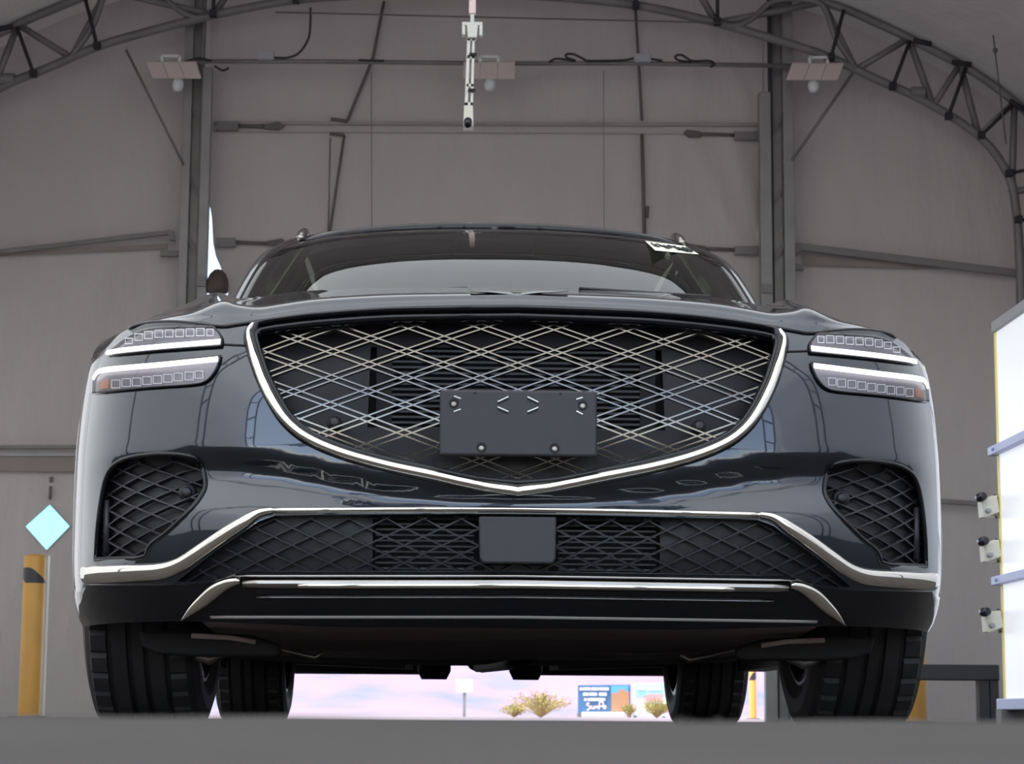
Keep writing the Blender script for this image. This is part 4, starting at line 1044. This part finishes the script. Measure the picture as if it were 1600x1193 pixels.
# paper in the windscreen corner
pp = [(1008, 376), (1070, 384), (1092, 397), (1024, 391)]
_gwp = proj(GW.reshape(-1, 3))
def wpt(px, py):      # just in front of the glass
    k = np.argmin(((_gwp-[px, py])**2).sum(1)); return U(px, py, GW.reshape(-1, 3)[k, 1]-.065)
pv = [wpt(*p) for p in pp]; ppr = MB().prism(pv, (0, 0, 0), (0, .002, 0)).build('windscreen_note', 'paper', car)
part_label(ppr, 'white paper note with handwriting at the windscreen corner')
rr2 = random.Random(3)
for i in range(13):
    u0 = .08+i*.068; v0 = rr2.uniform(.2, .45); v1 = v0+rr2.uniform(.25, .4); L = lambda u, v: np.array(pv[0])*(1-u)*(1-v)+np.array(pv[1])*u*(1-v)+np.array(pv[2])*u*v+np.array(pv[3])*(1-u)*v+np.array([0, -.004, 0])
    MB().tube([L(u0, v0), L(u0+rr2.uniform(.0, .05), v1), L(u0+.055, v0+rr2.uniform(0, .2))], .0032, 4).build('ink_stroke', 'ink', ppr)
# cabin
MB().prism([(-.70, 1.42, .86), (.70, 1.42, .86), (.70, 1.42, .70), (-.70, 1.42, .70)], (0, 0, 0), (0, .35, .02)).build('dashboard', 'interior', car)
MB().box((0, 2.9, .55), (1.5, 3.0, .25)).build('cabin_floor', 'interior', car)
for sx in (-.36, .36):
    for y in (2.35, 3.25):
        st = bevel(MB().box((sx, y+.24, .95), (.46, .14, .50), Matrix.Rotation(R(-14), 3, 'X')).build('seat_back', 'seat', car), .05, 3)
        bevel(MB().box((sx, y+.33, 1.26), (.24, .09, .15), Matrix.Rotation(R(-10), 3, 'X')).build('headrest', 'seat', st), .03, 3)
th = np.linspace(0, 2*math.pi, 25)
MB().tube([(-.36+.17*math.cos(a), 1.86-.05*math.sin(a), .98+.16*math.sin(a)) for a in th], .014, 6, False).build('steering_wheel', 'interior', car, True)
bevel(MB().box((0, 2.02, T3c[0][2]-.10), (.23, .03, .06)).build('rear_view_mirror', 'interior', car), .01)
MB().tube([(0, 2.12, T3c[0][2]-.02), (0, 2.04, T3c[0][2]-.08)], .012, 6).build('mirror_stem', 'interior', car)

# ---- wheels
def wheel(x, y, sg, label, ang=0.0):
    Rt, W2 = .365, .120; nseg = 252; P = []
    prof_ = [(-.108, .255), (-.120, .285), (-.1205, .315), (-.112, .342), (-.102, .353)]
    rib = [(-.098, 1), (-.066, 1), (-.064, 0), (-.056, 0), (-.054, 1), (-.024, 1), (-.022, 0), (-.013, 0), (-.011, 1), (.011, 1), (.013, 0), (.022, 0), (.024, 1), (.054, 1), (.056, 0), (.064, 0), (.066, 1), (.098, 1)]
    pr = [(h, r, 0) for h, r in prof_] + [(h, (Rt-.004*(abs(h)/.1)**2) if k else Rt-.010, 1 if (k and abs(h) > .06) else 0) for h, k in rib] + [(-h, r, 0) for h, r in prof_[::-1]]
    m = len(pr)
    for k in range(nseg):
        a = 2*math.pi*k/nseg; cut = (k % 6 == 0)
        for h, r, sh in pr:
            if sh and cut: r -= .006
            P.append((h, r*math.cos(a), r*math.sin(a)))
    F = [(k*m+i, k*m+i+1, ((k+1) % nseg)*m+i+1, ((k+1) % nseg)*m+i) for k in range(nseg) for i in range(m-1)]
    t = empty('wheel_tmp', (0, 0, 0)); bpy.data.objects.remove(t)
    ca, sa = math.cos(ang), math.sin(ang)
    tf = lambda V: [(x+p[0]*ca-p[1]*sa, y+p[0]*sa+p[1]*ca, Rt+p[2]) for p in V]
    ty = link('tyre', tf(P), F, 'tyre', car); part_label(ty, label)
    b = MB().lathe([(-.108, .256), (-.112, .238), (-.09, .228), (.04, .222), (.085, .232), (.112, .240), (.108, .256)], (0, 0, 0), 'X', 40)
    rm = link('rim_barrel', tf(b.v), b.f, 'rim', ty, True)
    o_ = sg*.075
    for k in range(10):
        a = 2*math.pi*k/10; c, s_ = math.cos(a), math.sin(a)
        b = MB().beam((o_, .05*c, .05*s_), (o_+sg*.015, .228*c, .228*s_), .03, .03); link('spoke', tf(b.v), b.f, 'rim', ty)
    b = MB().lathe([(-.02, .001), (-.02, .07), (.02, .07), (.02, .001)], (o_, 0, 0), 'X', 20); link('hub', tf(b.v), b.f, 'rim', ty, True)
    b = MB().lathe([(-.012, .06), (-.012, .165), (.012, .165), (.012, .06)], (-sg*.02, 0, 0), 'X', 30); link('brake_disc', tf(b.v), b.f, 'raw_metal', ty, True)
wheel(-.775, FY, -1, 'left front tyre with grooved tread', R(0.0)); wheel(.775, FY, 1, 'right front tyre with grooved tread', R(0.0))
wheel(-.792, RY, -1, 'left rear tyre'); wheel(.792, RY, 1, 'right rear tyre')

# ---- underbody
def sheet(name, pts, m, th=.01):
    b = MB().prism(pts, (0, 0, 0), (0, 0, th)); return b.build(name, m, car)
def tray_grid(name, x0, x1, prof_, m):
    b = MB(); n = len(prof_); xs_ = np.linspace(x0, x1, 9); V = []
    for y, z in prof_:
        hwm = float(np.interp(y-.075, _pl[:240, 1], _pl[:240, 0]))-.015
        for x in np.clip(xs_, -hwm, hwm): V.append((x, y, z+.012*(abs(x)/max(abs(x0), abs(x1)))**4))
    F = [(i*9+j, (i+1)*9+j, (i+1)*9+j+1, i*9+j+1) for i in range(n-1) for j in range(8)]
    return link(name, V, F, m, car, True)
tray_grid('engine_undertray', -.62, .62, crom(np.array([(.10, .214), (.16, .2175), (.3, .212), (.6, .197), (.9, .190), (1.5, .186), (2.0, .190)]), 4), 'tray')
tray_grid('apron_underside', -.80, .80, [(.06, .216), (.12, .222), (.25, .228), (.42, .235)], 'satin_black')
tray_grid('floor_pan', -.80, .80, [(1.3, .21), (2.4, .205), (3.2, .205), (4.2, .222), (4.6, .25)], 'matte_black')
MB().box((0, .70, .46), (1.15, .8, .44)).build('engine_bay_blackout', 'matte_black', car)  # dark box added so no light passes through the engine bay
MB().box((0, .22, .50), (1.05, .05, .52)).build('bumper_beam', 'matte_black', car)
for sx in (-1, 1):
    MB().box((sx*.60, .87, .52), (.14, .9, .5)).build('wheel_liner', 'matte_black', car)
    MB().box((sx*.60, 3.745, .52), (.14, .9, .5)).build('wheel_liner', 'matte_black', car)
    MB().box((sx*.66, .40, .42), (.36, .06, .36)).build('wheel_liner', 'matte_black', car)
    # air deflector in front of the tyre
    dfp = [(217, 985), (300, 986), (395, 992), (436, 1006), (441, 1020), (432, 1026), (300, 1025), (245, 1021), (222, 1010)]
    P = [U(px, py, .47) for px, py in dfp]; P = [(sx*abs(p[0]), p[1], p[2]) for p in P]
    bevel(MB().prism(P, (0, 0, 0), (0, .035, 0)).build('air_deflector', 'matte_black', car), .008, 3)
    # control arm and bright brackets
    a = [U(px, py, .60) for px, py in ((300, 1020), (327, 1030), (348, 1018))]
    b = MB().tube([(sx*abs(p[0]), p[1], p[2]) for p in a], .013, 8); b.build('ball_joint', 'raw_metal', car, True)
    a = [U(px, py, .95) for px, py in ((390, 1002), (420, 1010), (470, 1022), (492, 1027), (505, 1018))]
    MB().tube([(sx*abs(p[0]), p[1], p[2]) for p in a], .007, 6).build('stay_bracket', 'raw_metal', car, True)
    a = [U(px, py, .46) for px, py in ((300, 993), (360, 996), (400, 1003))]
    MB().tube([(sx*abs(p[0]), p[1]-.01, p[2]) for p in a], .006, 6).build('lower_arm', 'tray', car, True)
    MB().beam((sx*.70, .87, .24), (sx*.30, .95, .215), .08, .03).build('control_arm', 'satin_black', car)
    # rear suspension and silencers
    MB().beam((sx*.70, 3.70, .235), (sx*.25, 3.60, .215), .12, .04).build('rear_arm', 'satin_black', car)
    MB().lathe([(-.06, .02), (-.045, .05), (.045, .05), (.06, .02)], (sx*.165, 3.9, .215), 'X', 14).build('silencer', 'satin_black', car, True)
    bevel(MB().box((sx*.46, 4.5, .25), (.60, .10, .112)).build('rear_valance', 'satin_black', car), .02)
    MB().box((sx*.13, 3.95, .215), (.03, .03, .03)).build('exhaust_hanger', 'matte_black', car)
    MB().tube([(sx*.55, 3.72, .26), (sx*.62, 3.74, .30), (sx*.62, 3.74, .34)], .035, 8).build('rear_damper', 'satin_black', car, True)
    MB().box((sx*.63, 3.68, .245), (.13, .08, .06)).build('brake_caliper', 'satin_black', car)
MB().box((0, 1.25, .205), (1.0, .14, .035)).build('cross_member', 'satin_black', car)
MB().tube([(.1, 1.9, .215), (.08, 2.8, .215), (0, 3.6, .22)], .035, 8).build('exhaust_pipe', 'rim', car, True)
MB().lathe([(-.14, .02), (-.10, .06), (.10, .06), (.14, .02)], (0, 3.72, .25), 'Y', 14).build('differential', 'matte_black', car, True)
MB().box((-.0, .42, .2155), (.13, .10, .004)).build('drain_opening', 'matte_black', car)
for x, y in ((-.24, .14), (.22, .14), (-.10, .24), (.30, .30)):
    MB().lathe([(-.003, .0003), (-.003, .010), (.004, .010)], (x, y, .2145), 'Z', 10).build('tray_clip', 'matte_black', car)
